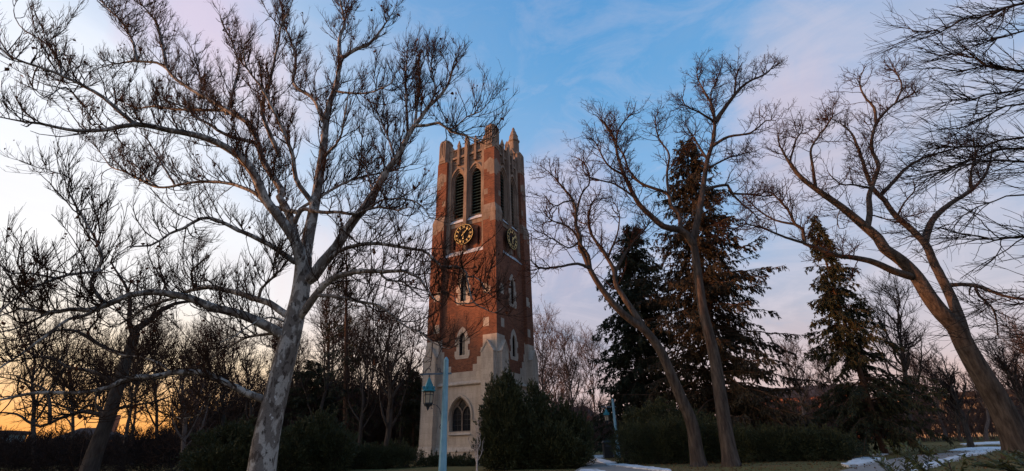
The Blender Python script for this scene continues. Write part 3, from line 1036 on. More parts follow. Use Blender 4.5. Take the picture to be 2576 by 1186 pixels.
# ------------------------------------------------------------------ the sycamore
Z3 = lambda *p: [(x * .5, y * .5) for x, y in p]
Z4 = lambda *p: [(644 + x * .5, y * .5) for x, y in p]
Z5 = lambda *p: [(x * .5, 593 + y * .5) for x, y in p]
Z6 = lambda *p: [(536.6 + x * .5, 593 + y * .5) for x, y in p]
ZC = lambda *p: [(608 + x * .2563, 501 + y * .2563) for x, y in p]
ZB = lambda *p: [((1150 + x * .3035) * .8944, (740 + y * .3035) * .8944) for x, y in p]
SYC_Y = 15.5
SYC = [
    # trunk and its three stems
    ([(648, 1240), (658, 1186), (669, 1110), (683, 1043), (703, 960), (719, 893), (733, 840), (743, 793), (755, 745), (762, 690), (764, 650)], 76, 40, 0, 0),
    (ZC((600, 720), (575, 600), (520, 400), (400, 220), (330, 130), (230, 0)) + Z3((1280, 880), (1220, 800), (1130, 740), (1040, 700), (850, 655), (680, 628), (540, 652), (400, 660), (200, 628), (0, 590), (-120, 560)), 30, 4, 0, -5),
    (ZC((610, 680), (550, 480), (480, 190), (420, 60), (370, -20)) + Z4((130, 960), (40, 820), (0, 690), (-40, 620), (-140, 560)) + Z3((1050, 500), (900, 410), (810, 325), (690, 310), (560, 325), (420, 370)), 24, 3, 0, 2.5),
    ([(762, 670)] + Z4((265, 1186), (300, 1000), (332, 800), (360, 560), (400, 440), (430, 300), (445, 285), (500, 250), (560, 230), (620, 165), (680, 80), (715, 10)), 34, 3, 0, 1.0),
    ([(768, 705)] + ZC((700, 760), (800, 620), (930, 470), (1060, 260), (1180, 110), (1256, 20)) + Z4((640, 890), (720, 770), (780, 660), (830, 590), (870, 535), (930, 480), (975, 400), (1005, 290), (1015, 250)), 34, 3, 0, -1.0),
    # limbs of the left crown
    (Z3((680, 628), (600, 560), (520, 490), (430, 440), (330, 390), (200, 340), (60, 290), (0, 240), (-80, 190)), 12, 4, -2.5, -4.5),
    (Z3((310, 385), (290, 300), (220, 210), (130, 160), (80, 90), (70, 30)), 6, 2, -3.4, -4),
    (Z3((840, 345), (815, 220), (790, 120), (720, 30), (680, -20)), 9, 3, 1.6, 2.5),
    (Z3((690, 310), (665, 200), (610, 110), (520, 20), (490, -20)), 8, 3, 2, 3),
    (Z4((-10, 650), (-100, 570), (-190, 555), (-300, 555), (-420, 550), (-520, 535), (-600, 545), (-700, 500)), 12, 3, -0.5, 3.0),
    (Z4((0, 720), (-150, 680), (-230, 630), (-300, 590), (-350, 545), (-430, 515), (-520, 470)), 12, 3, -.6, -2.5),
    (Z3((430, 540), (330, 440), (270, 470), (220, 490), (170, 440)), 6, 2, -2, -4),
    (Z3((1140, 575), (1180, 430), (1200, 330), (1170, 220), (1120, 120), (1100, 60)), 9, 3, 0.8, 2.0),
    (Z3((1000, 500), (1010, 400), (980, 300), (960, 230)), 6, 2, 1, 1.5),
    (Z4((120, 790), (30, 560), (60, 450), (100, 280), (130, 130), (165, 60), (195, -20)), 12, 3, 0.4, -2.5),
    (Z4((340, 610), (290, 500), (190, 420), (200, 290), (165, 180), (130, 100), (150, 30)), 12, 3, 0.6, 3),
    (Z4((290, 1030), (200, 900), (190, 800), (130, 640), (60, 500), (20, 430), (-50, 330), (-60, 200)), 14, 3, 0, -3),
    (Z4((425, 310), (420, 200), (445, 120), (430, 40), (420, -30)), 12, 4, 0.8, 1.8),
    (Z4((400, 460), (480, 470), (560, 470), (620, 450), (680, 420), (710, 350)), 7, 2, 0.6, -1),
    (Z4((332, 800), (420, 700), (450, 560), (470, 430)), 7, 2, 0.4, -1.5),
    # right crown
    (Z4((790, 635), (860, 632), (920, 620), (980, 660), (1070, 690), (1140, 705), (1200, 690), (1240, 640)), 9, 2.5, -0.8, -2.5),
    (Z4((960, 645), (1000, 645), (1060, 590), (1130, 560), (1180, 500)), 5, 2, -1.3, -2),
    (Z4((765, 680), (758, 560), (752, 420), (760, 290), (770, 250)), 8, 2.5, -0.8, -0.2),
    (Z4((800, 625), (815, 480), (830, 350), (870, 240)), 8, 2.5, -0.8, 0.6),
    (Z4((870, 540), (900, 450), (880, 330), (900, 260)), 6, 2.5, -0.9, 0.3),
    (Z4((700, 800), (660, 680), (610, 560), (600, 500)), 7, 2.5, -0.6, 1.2),
    (Z4((590, 970), (560, 860), (530, 750), (540, 650)), 6, 2, -0.4, 1.5),
    (ZC((520, 240), (560, 140), (620, 100), (780, 130), (960, 130), (1130, 150), (1250, 100)) + [(974, 522), (1000, 530), (1030, 520), (1060, 540)], 13, 3, -0.4, -2.2),
    (ZC((570, 100), (700, 20)) + [(830, 480), (880, 455), (930, 440), (990, 430), (1040, 410)], 9, 3, -0.4, 0.9),
    ([(919, 530), (960, 505), (1010, 500), (1055, 512), (1090, 560)], 6, 2, -1.0, -2.2),
    ([(812, 665)] + Z6((630, 80), (720, 50), (830, 40), (950, 60), (1050, 75), (1100, 110), (1150, 155), (1230, 155), (1275, 190)) + ZB((550, 200), (570, 280), (610, 370), (700, 430), (800, 460), (860, 420)), 13, 2.5, -0.4, -3.0),
    (ZB((590, 370), (500, 380), (430, 370), (420, 320), (300, 260)), 4, 2, -2.6, -2.2),
    (ZB((545, 130), (610, 130), (680, 190), (700, 260), (780, 300)), 4, 2, -2.4, -2.9),
    (Z6((430, 410), (480, 350), (540, 270), (600, 215), (680, 190), (760, 180), (850, 180), (950, 180), (1020, 200), (1060, 250), (1110, 320), (1160, 350)), 24, 3, 0, -2.5),
    (Z6((840, 185), (880, 225), (960, 235), (1030, 300), (1080, 320)), 7, 2, -1.4, -0.5),
    (Z6((530, 300), (640, 310), (720, 330), (830, 350), (900, 400), (970, 460), (1050, 490), (1100, 540), (1190, 570)), 10, 3, -0.2, -2.0),
    # lower limbs of the left side
    (Z6((410, 400), (370, 400), (280, 340), (200, 315), (130, 290), (0, 260)) + Z5((1040, 262), (960, 275), (860, 320), (760, 350), (640, 420), (540, 470)), 20, 4, 0, 2.5),
    (Z6((380, 520), (330, 490), (260, 450), (150, 400), (0, 360)) + Z5((1000, 330), (900, 300), (770, 285), (650, 300), (560, 340), (440, 375), (350, 370), (240, 390), (130, 368), (60, 382), (-80, 430)), 28, 6, 0, -3.0),
    (Z5((650, 300), (520, 350), (430, 400), (340, 420), (240, 500), (140, 570), (40, 640), (-60, 700)), 12, 4, -1.5, -3.5),
    (Z5((350, 370), (220, 400), (130, 450), (0, 490), (-60, 500)), 8, 4, -2.2, -3.0),
    (Z5((530, 350), (455, 235), (510, 135), (490, 40)) + Z3((450, 1150), (390, 1050), (340, 960), (350, 895), (280, 870), (215, 845)), 10, 2.5, -1.8, -3.5),
    (Z5((500, 180), (400, 190), (280, 215), (180, 260), (60, 330), (-40, 420)), 9, 4, -2, -4),
    (Z5((280, 215), (160, 190), (60, 190), (0, 150), (-60, 100)), 7, 3, -3, -4),
    (ZC((520, 620), (340, 490), (200, 410), (0, 320)) + Z3((1200, 1160), (1100, 1110), (1010, 1100), (920, 1150)) + Z5((850, -10), (760, 50), (640, 60), (560, 130)), 16, 3, 0, -2.0),
    (ZC((540, 130), (400, 100), (250, 60)) + Z3((1288, 975), (1180, 930), (1080, 915), (960, 920), (800, 945), (700, 900), (620, 860), (560, 840), (500, 760), (470, 720)), 13, 2.5, -0.3, 2.5),
    (Z3((800, 945), (740, 900), (690, 840), (620, 800)), 6, 2, 1.3, 0.8),
    (Z3((870, 915), (800, 800), (740, 700), (680, 660)), 6, 2, 1.0, 0.0),
    (ZC((170, 1000), (190, 880), (330, 750), (350, 690), (315, 600), (380, 480), (350, 380)), 9, 2.5, 0, -1.4),
    (Z5((1050, 100), (960, 190), (990, 270), (960, 60)), 6, 2, 1, 2),
    (Z6((300, 850), (240, 820), (160, 790), (60, 740), (0, 715)) + Z5((1030, 690), (880, 690), (760, 710), (650, 710), (560, 760), (440, 790), (330, 790), (200, 790), (100, 810), (0, 830), (-100, 850)), 20, 7, 0, -3.0),
    (Z5((860, 690), (800, 645), (700, 610), (610, 600), (520, 570)), 6, 3, -1.3, -0.5),
    (Z5((1130, 730), (1060, 800), (1030, 880), (940, 920), (850, 910)), 5, 2, -0.7, 0.6),
    (Z5((480, 790), (480, 880), (420, 960)), 4, 2, -1.8, -1.2),
    (Z6((350, 490), (230, 500), (130, 530), (0, 610)) + Z5((1000, 680), (900, 720)), 9, 2, 0, 1.8),
    (Z6((370, 440), (290, 410), (200, 440), (120, 500), (30, 540)), 7, 2, 0, -1.5),
]
lines, radii = px_limbs(SYC, SYC_Y)
rng = np.random.default_rng(5)


def syc_leaves(root, tips, rng):
    P = np.concatenate([t[:, -1] for t in tips[1:2]])
    pick = P[rng.random(len(P)) < 0.028]
    n = rng.integers(1, 5, size=len(pick))
    Q = np.repeat(pick, n, axis=0) + rng.normal(size=(n.sum(), 3)) * 0.06
    D = rng.normal(size=Q.shape) * 0.7 + np.array([0, 0, -0.7])
    o = leaf_quads(Q, D, 0.13, rng, DEADLEAF, "dead_leaves", root, 0.8, 0.2)
    o["kind"] = "stuff"


base = at(648, 1240, SYC_Y)
syc_base = np.array([base[0] - 0.05, SYC_Y, 0.0])
if base[2] > 0.02:
    lines[0] = np.vstack([np.linspace(syc_base, lines[0][0], 5)[:-1], lines[0]])
    radii[0] = np.concatenate([np.linspace(radii[0][0] * 1.35, radii[0][0], 5)[:-1], radii[0]])
tree_object("sycamore_tree", tuple(syc_base), "large sycamore with mottled pale bark and upswept bare branches left of the tower", None,
            lines, radii, 1,
            [dict(per_m=6.4, angle=(30, 75), len=(0.6, 2.6), seg=7, wig=0.16, pull=(0, 0, 1), pull_s=0.14, r=0.022, up=0.5, lo=0.14, sides=4, bias=0.1),
             dict(per_m=5.2, fan=2, bias=0.0, angle=(25, 62), len=(0.25, 1.0), seg=5, wig=0.08, pull=(0, 0, 1), pull_s=0.13, r=0.0098, up=0.6, tip=0.6),
             dict(per_m=4.4, fan=2, bias=0.0, angle=(22, 55), len=(0.12, 0.45), seg=3, wig=0.07, pull=(0, 0, 1), pull_s=0.10, r=0.0062, up=0.6, tip=0.6)],
            SYC_BARK, SYC_TWIG, rng, extra=syc_leaves)

# ------------------------------------------------------------------ the three leaning trees on the right
Z7 = lambda *p: [(1288 + x * .5, 89.4 + y * .5) for x, y in p]
Z8 = lambda *p: [(1878 + x * .5429, y * .5429) for x, y in p]
ZR = lambda *p: [(1431 + x * .4719, 626 + y * .4719) for x, y in p]
ZQ = lambda *p: [(2003.5 + x * .4719, 626 + y * .4719) for x, y in p]
ZT = lambda *p: [(2146.6 + x * .2262, y * .2262) for x, y in p]

T1 = [
    (ZR((695, 1160), (680, 1080), (655, 930), (600, 800), (540, 660), (480, 530), (410, 440), (330, 380), (250, 310), (180, 220), (140, 160), (105, 95)) + Z7((360, 1100), (340, 1070), (345, 1020), (322, 960), (322, 880), (300, 820), (250, 760), (200, 700), (140, 655)), 38, 3, 0, -1.5),
    (ZR((400, 425), (340, 330), (290, 255), (250, 185), (240, 110)) + Z7((480, 1120), (440, 1060), (400, 1000), (385, 930), (400, 850), (450, 780)), 20, 3, 0, 1.5),
    (ZR((245, 130), (300, 20)) + Z7((560, 1110), (610, 1040), (680, 960), (700, 900)), 10, 2.5, 0.6, 2),
    (Z7((395, 1175), (330, 1150), (230, 1165), (130, 1170), (95, 1130), (60, 1140)), 9, 2.5, -1, -3),
    (Z7((395, 1185), (385, 1110), (350, 1060), (320, 1000), (280, 960), (200, 930), (150, 880)), 10, 2.5, -1, -2.5),
    (Z7((322, 900), (350, 800), (390, 740), (370, 650), (300, 600)), 6, 2, -1.3, 0),
    (Z7((310, 830), (260, 840), (210, 860), (150, 790)), 5, 2, -1.3, -2),
    (Z7((345, 1030), (290, 1070), (230, 1040), (160, 1000), (110, 980)), 5, 2, -1.1, -3),
    (Z7((480, 1120), (530, 1000), (540, 900), (500, 820)), 6, 2, 1, 1),
    (Z7((390, 950), (340, 940), (300, 880)), 4, 2, 1.1, 2),
]
T2 = [
    (ZR((868, 1165), (858, 1100), (840, 1000), (810, 800), (780, 600), (740, 430), (710, 300), (690, 150), (670, 0)) + Z7((910, 1040), (930, 950), (950, 840), (965, 740), (985, 620), (1010, 540), (1020, 440), (1005, 350), (960, 270), (930, 200), (950, 140)), 42, 3, 0, 0.5),
    (Z7((915, 1060), (880, 1005), (840, 980), (760, 960), (690, 900), (640, 850), (600, 780), (560, 690), (530, 600), (520, 530), (480, 470), (430, 410), (400, 400)), 21, 3, 0.1, -1.5),
    (Z7((850, 985), (840, 900), (800, 860), (785, 800), (700, 765), (640, 740), (590, 680), (560, 600), (500, 500), (490, 420)), 12, 2.5, 0, 1.8),
    (Z7((790, 810), (780, 700), (790, 600), (740, 520), (720, 430), (740, 385)), 8, 2.5, 0.6, 1.6),
    (Z7((1020, 440), (1060, 380), (1120, 300), (1180, 240), (1280, 190), (1330, 130)), 13, 2.5, 0.4, 1.2),
    (Z7((1120, 300), (1130, 200), (1160, 130)), 6, 2, 0.7, 0.2),
    (Z7((1020, 450), (1000, 300), (1030, 230), (1050, 160)), 6, 2, 0.4, 1.4),
    (Z7((1005, 560), (1090, 510), (1200, 490), (1280, 430), (1330, 430)), 9, 2.5, 0.3, -1.5),
    (Z7((960, 780), (1030, 760), (1085, 755), (1110, 795), (1200, 800), (1290, 810), (1340, 780)), 10, 2.5, 0.2, 1.5),
    (Z7((1100, 790), (1160, 850), (1220, 900), (1250, 970)), 6, 2, 0.6, 1.6),
    (Z7((1010, 430), (940, 385), (870, 350), (850, 295)), 7, 2, 0.4, -1),
    (Z7((980, 620), (930, 540), (880, 460), (870, 420)), 7, 2, 0.3, 2),
    (Z7((1000, 660), (1080, 620), (1150, 600), (1230, 580)), 7, 2, 0.3, 2),
    (Z7((690, 910), (620, 820), (520, 750), (450, 730), (370, 700), (350, 620)), 8, 2, -0.3, -2),
    (Z7((560, 700), (480, 650), (420, 540), (370, 500)), 7, 2, -0.8, -2),
    (Z7((520, 560), (540, 470), (600, 400), (640, 390)), 6, 2, -1, 0),
]
T3 = [
    (ZQ((1215, 1150), (1185, 1060), (1130, 930), (1060, 790), (980, 660), (900, 520), (850, 420), (780, 350), (710, 260), (640, 150), (560, 65), (470, 0)) + Z8((610, 1105), (530, 1035), (440, 960), (340, 890), (250, 820), (190, 740), (150, 660), (155, 590)), 74, 3.5, 0, -2),
    (ZQ((905, 510), (870, 380), (820, 250), (770, 150), (720, 50)) + Z8((840, 1150), (815, 1115), (760, 1060), (690, 1000), (640, 930), (590, 880), (560, 820), (530, 720), (480, 610), (410, 560), (370, 530)), 31, 3, 0, 2),
    (Z8((560, 1055), (570, 990), (570, 900), (605, 800), (610, 760), (580, 690), (590, 600), (620, 545), (680, 485), (760, 440), (830, 400)), 16, 3, -1.2, -0.5),
    (Z8((600, 570), (590, 500), (540, 440), (525, 370), (555, 300)), 8, 2, -0.7, -1.5),
    (Z8((690, 480), (720, 400), (690, 330), (660, 280)), 6, 2, -.6, 0.5),
    (Z8((320, 875), (305, 760), (300, 690), (340, 620), (390, 560), (400, 490)), 9, 2.5, -1.4, -2.5),
    (Z8((200, 750), (230, 650), (260, 600), (250, 550)), 6, 2, -1.7, -0.5),
    (Z8((560, 870), (500, 858), (440, 855), (400, 825), (370, 790)), 7, 2, 0.5, -0.5),
    (ZQ((620, 150), (520, 120), (420, 75), (320, 50), (210, 35)) + Z8((330, 1150), (270, 1130), (262, 1065), (225, 1040), (190, 970), (120, 900), (60, 880)), 22, 3, -0.6, -2.0),
    (Z8((275, 1130), (180, 1100), (80, 1060), (0, 1040), (-60, 1060)), 8, 2.5, -1.5, -3),
    (Z8((225, 1040), (130, 1020), (40, 960), (-20, 900)), 7, 2, -1.5, -1),
    (Z8((825, 1115), (840, 1070), (870, 1010), (950, 940), (1030, 890), (1100, 820), (1130, 740), (1140, 660)), 20, 3, 1.0, 2.5),
    (Z8((1040, 880), (1040, 800), (1060, 720), (1050, 640)), 8, 2.5, 1.8, 1),
    (Z8((620, 905), (680, 845), (740, 780), (830, 730), (960, 690), (1060, 640)), 11, 2.5, 0.8, 2.0),
    (Z8((700, 1000), (730, 940), (780, 880), (770, 830)), 6, 2, 0.9, 0),
    (ZQ((790, 200), (880, 190), (980, 205), (1060, 235), (1213, 275), (1290, 300)), 13, 5, 0.4, -1.5),
    (ZQ((955, 200), (975, 255), (1040, 310), (1070, 390), (1075, 480)), 7, 3, 0, -0.5),
    (ZQ((930, 200), (920, 245), (985, 280)), 5, 2, 0, -.2),
    (Z8((440, 960), (420, 1010), (430, 1060), (470, 1050)), 3, 2, -1.2, -1.2),
    (Z8((590, 1000), (680, 1020), (760, 1000), (820, 1020)), 4, 2, -1.1, -2.0),
]
LOC_LEVELS = [dict(per_m=5.2, angle=(30, 70), len=(0.7, 2.6), seg=9, wig=0.16, pull=(0, 0, 1), pull_s=0.07, r=0.026, zig=0.18, lo=0.2, sides=4, bias=0.5, tip=0.5),
              dict(per_m=5.2, angle=(30, 70), len=(0.3, 1.0), seg=7, wig=0.18, pull=(0, 0, 1), pull_s=0.08, r=0.017, zig=0.22, tip=0.6),
              dict(per_m=5.0, angle=(30, 70), len=(0.14, 0.42), seg=4, wig=0.2, pull=(0, 0, 1), pull_s=0.08, r=0.0125, zig=0.25, tip=0.7)]
for tr, foot, lab, seed in ((T1, (1758, 1172), "slender grey tree leaning left beside the tower, forking low over the hedge", 21),
                            (T2, (1841, 1172), "tall grey tree with a single curving trunk standing in front of the big spruce", 22),
                            (T3, (2570, 1152), "thick leaning tree at the right edge with trunk split into two stems", 23)):
    g0 = on_ground(*foot)
    lines, radii = px_limbs(tr, g0[1])
    foot3 = np.array([g0[0], g0[1], -0.1])
    lines[0] = np.vstack([foot3, lines[0]])
    radii[0] = np.concatenate([[radii[0][0] * 1.1], radii[0]])
    tree_object("leaning_tree", tuple(g0), lab, "leaning bare trees of the lawn", lines, radii, 1, LOC_LEVELS, LOC_BARK, LOC_TWIG,
                np.random.default_rng(seed), sides=8, flare=0.25)

# near tree whose drooping branches reach in from the right
T4 = [
    ([(3250, 1500), (3200, 1000), (3140, 600), (3060, 250), (2980, -60)], 90, 40, 0, 0),
    ([(3050, 200), (2800, 0)] + ZT((1898, 40), (1600, 130), (1400, 190), (1200, 230), (1000, 340), (930, 355), (720, 355), (630, 320), (480, 240)), 20, 2, 0, 0),
    ([(3060, 250), (2800, 40)] + ZT((1898, 340), (1700, 410), (1500, 460), (1300, 540), (1150, 600)), 18, 2.5, 0, -0.5),
    ([(3080, 330), (2850, 210)] + ZT((1898, 790), (1500, 740), (1350, 640), (1200, 620), (970, 620), (800, 560), (760, 530)), 18, 2, 0, 0.4),
    ([(3080, 340), (2830, 240)] + ZT((1898, 1000), (1500, 1060), (1200, 1110), (900, 1150)), 18, 2.5, 0, -0.4),
    ([(3100, 450), (2850, 350)] + Z8((1285, 640), (1100, 670), (900, 690), (790, 715)), 18, 2.5, 0, 0.3),
    ([(3110, 500), (2850, 420)] + Z8((1285, 755), (1100, 745), (900, 800), (800, 860)), 16, 2.5, 0, -0.5),
    ([(3100, 450), (2850, 390)] + Z8((1285, 690), (1150, 700), (1000, 760), (850, 800), (690, 830)), 16, 2.5, 0, 0.7),
    ([(3130, 600), (2800, 590)] + Z8((1285, 1095), (1150, 1112), (1000, 1082), (900, 1060), (800, 1080)), 15, 2.5, 0, 0),
    ([(3110, 500), (2800, 480)] + Z8((1285, 900), (1150, 930), (1000, 1000), (900, 1060)), 12, 2, 0, 0.6),
    ([(3070, 300), (2800, 130)] + Z8((1285, 330), (1150, 300), (1000, 330), (870, 310), (790, 340)), 14, 2, 0, 0.3),
    ([(3080, 360), (2800, 270)] + Z8((1285, 480), (1150, 520), (1000, 590), (900, 600)), 14, 2, 0, -0.3),
    ([(3040, 160), (2800, -60)] + Z8((1285, 10), (1180, 40), (1080, 70), (1000, 90)), 14, 2, 0, -0.6),
    ([(3140, 620), (2800, 690)] + ZQ((1213, 300), (1100, 260), (1000, 300), (960, 330)), 12, 2, 0, 0.2),
    ([(3150, 660), (2800, 780)] + ZQ((1213, 480), (1130, 420), (1040, 400), (980, 420)), 10, 2, 0, 0.2),
]
lines, radii = px_limbs(T4, 7.0, snap=0)
lines[0][0][2] = 0.0
near_base = (lines[0][0][0], lines[0][0][1], 0.0)
tree_object("overhanging_tree", near_base, "near tree whose long dark twigs sweep in across the right edge", None, lines, radii, 1,
            [dict(per_m=9.0, angle=(15, 45), len=(0.5, 1.7), seg=7, wig=0.10, pull=(-0.8, 0, 0.15), pull_s=0.10, r=0.010, lo=0.35, sides=4, bias=0.3, zig=0.08),
             dict(per_m=6.0, angle=(20, 45), len=(0.2, 0.7), seg=5, wig=0.12, pull=(-0.8, 0, 0.2), pull_s=0.08, r=0.0055, zig=0.1, tip=0.7)],
            OAK_BARK, OAK_TWIG, np.random.default_rng(31), sides=6)

# dark oak at the far left, in front of the sunset
OAK = [
    (Z5((440, 1215), (465, 1130), (500, 1030), (550, 900), (590, 770), (625, 660), (655, 570), (680, 495)), 44, 24, 0, 0),
    (Z5((680, 495), (690, 470), (760, 420), (820, 370), (880, 345), (960, 330), (1050, 360), (1100, 330)), 20, 3, 0, 1.5),
    (Z5((670, 500), (650, 430), (655, 350), (640, 270), (600, 200), (560, 130), (600, 60)), 14, 2.5, 0, -1),
    (Z5((640, 600), (560, 580), (470, 530), (440, 480), (490, 420), (480, 340)), 13, 2.5, 0, -1.5),
    (Z5((590, 740), (480, 690), (390, 670), (330, 660), (250, 610), (130, 620), (0, 650)), 13, 3, 0, 1.5),
    (Z5((505, 900), (420, 885), (300, 920), (200, 960), (80, 900), (-20, 890)), 13, 4, 0, -1),
    (Z5((520, 905), (490, 860), (440, 855), (380, 900), (320, 860), (200, 820)), 10, 3, 0, 1.5),
    (Z5((250, 940), (250, 850), (230, 780), (150, 740), (60, 700)), 10, 3, -.6, 0),
    (Z5((330, 660), (260, 760), (180, 850), (60, 880)), 8, 3, .8, 0),
    (Z5((560, 880), (640, 860), (760, 840), (880, 800)), 8, 2.5, 0, 2),
    (Z5((600, 740), (700, 720), (800, 660), (900, 650)), 8, 2.5, 0, -1),
    (Z5((470, 530), (380, 480), (280, 480), (180, 540), (80, 560), (0, 600)), 9, 3, -.8, -2),
    (Z5((760, 420), (800, 330), (830, 240), (800, 160)), 8, 2.5, .3, -.8),
]
lines, radii = px_limbs(OAK, 23.0)
ob = np.array([lines[0][0][0] - 0.1, 23.0, 0.0])
if lines[0][0][2] > 0.02:
    lines[0] = np.vstack([ob, lines[0]])
    radii[0] = np.concatenate([[radii[0][0] * 1.2], radii[0]])
tree_object("oak_tree", tuple(ob), "dark crooked oak silhouetted against the orange sunset at far left", None, lines, radii, 1,
            [dict(per_m=3.6, angle=(35, 75), len=(0.8, 3.0), seg=8, wig=0.2, pull=(0, 0, 1), pull_s=0.07, r=0.030, zig=0.15, lo=0.15, sides=4, bias=0.2),
             dict(per_m=3.6, angle=(30, 70), len=(0.4, 1.3), seg=6, wig=0.2, pull=(0, 0, 1), pull_s=0.08, r=0.017, zig=0.15),
             dict(per_m=3.6, angle=(30, 70), len=(0.2, 0.6), seg=4, wig=0.2, pull=(0, 0, 1), pull_s=0.08, r=0.011, zig=0.15)],
            OAK_BARK, OAK_TWIG, np.random.default_rng(41), sides=8, flare=0.3)


# ------------------------------------------------------------------ other bare trees behind
def bare_tree(name, label, group, foot, H, r, rng, bark, twig, limbs=14, spread=0.42, lean=(0, 0), start=0.22, up=0.16, angle=(25, 60),
              dens=1.0, twig_r=0.012, cat="tree", levels=3):
    base = np.array([foot[0], foot[1], 0.0])
    n = 9
    t = np.linspace(0, 1, n)
    wob = np.cumsum(rng.normal(size=(n, 2)) * H * 0.010, axis=0)
    tr = np.stack([base[0] + lean[0] * H * t + wob[:, 0], base[1] + lean[1] * H * t + wob[:, 1], H * 0.92 * t - 0.1 * (t == 0)], axis=1)
    L = smooth_line(np.hstack([tr, (r * (1 - 0.9 * t ** 0.8))[:, None]]), H / 25)
    lines, radii = [L[:, :3]], [L[:, 3]]
    fr = np.sort(start + (0.97 - start) * rng.random(limbs) ** 0.8)
    az = rng.random() * 6.28 + np.arange(limbs) * 2.4 + rng.normal(size=limbs) * 0.4
    for f, a in zip(fr, az):
        i = int(f * (len(L) - 1))
        el = np.radians(rng.uniform(*angle))
        d = np.array([[cos(a) * sin(el), sin(a) * sin(el), cos(el)]])
        ln = H * spread * (1.15 - 0.75 * f) * rng.uniform(0.7, 1.15)
        P = grow(L[i:i + 1, :3], d, np.array([ln]), 10, 0.12, (0, 0, 1), up, rng, 0.06)[0]
        r0 = min(L[i, 3] * 0.75, r * 0.42)
        lines.append(P)
        radii.append(np.linspace(r0, twig_r * 1.2, len(P)))
    sc = H / 12.0
    lev = [dict(per_m=1.5 * dens / sc ** 0.5, angle=(30, 65), len=(0.8 * sc, 2.6 * sc), seg=7, wig=0.15, pull_s=0.10, r=twig_r * 2.0, sides=3, lo=0.12, zig=0.08),
           dict(per_m=2.0 * dens / sc ** 0.5, angle=(25, 60), len=(0.4 * sc, 1.3 * sc), seg=5, wig=0.15, pull_s=0.10, r=twig_r * 1.25, zig=0.08),
           dict(per_m=2.0 * dens / sc ** 0.5, angle=(25, 60), len=(0.2 * sc, 0.6 * sc), seg=3, wig=0.15, pull_s=0.10, r=twig_r * 0.9, zig=0.08)][:levels]
    return tree_object(name, tuple(base), label, group, lines, radii, 1, lev, bark, twig, rng, sides=6, cat=cat, flare=0.2)


def foot_at(px, y):
    """ground point y metres ahead under a pixel column (taken near the horizon)"""
    hor = 1112 - 0.028 * (px - 1288)
    p = at(px, hor + 1140 * 1.3 / y / 0.83, y)
    return (p[0], y)


def top_height(px, py, y):
    return at(px, py, y)[2]


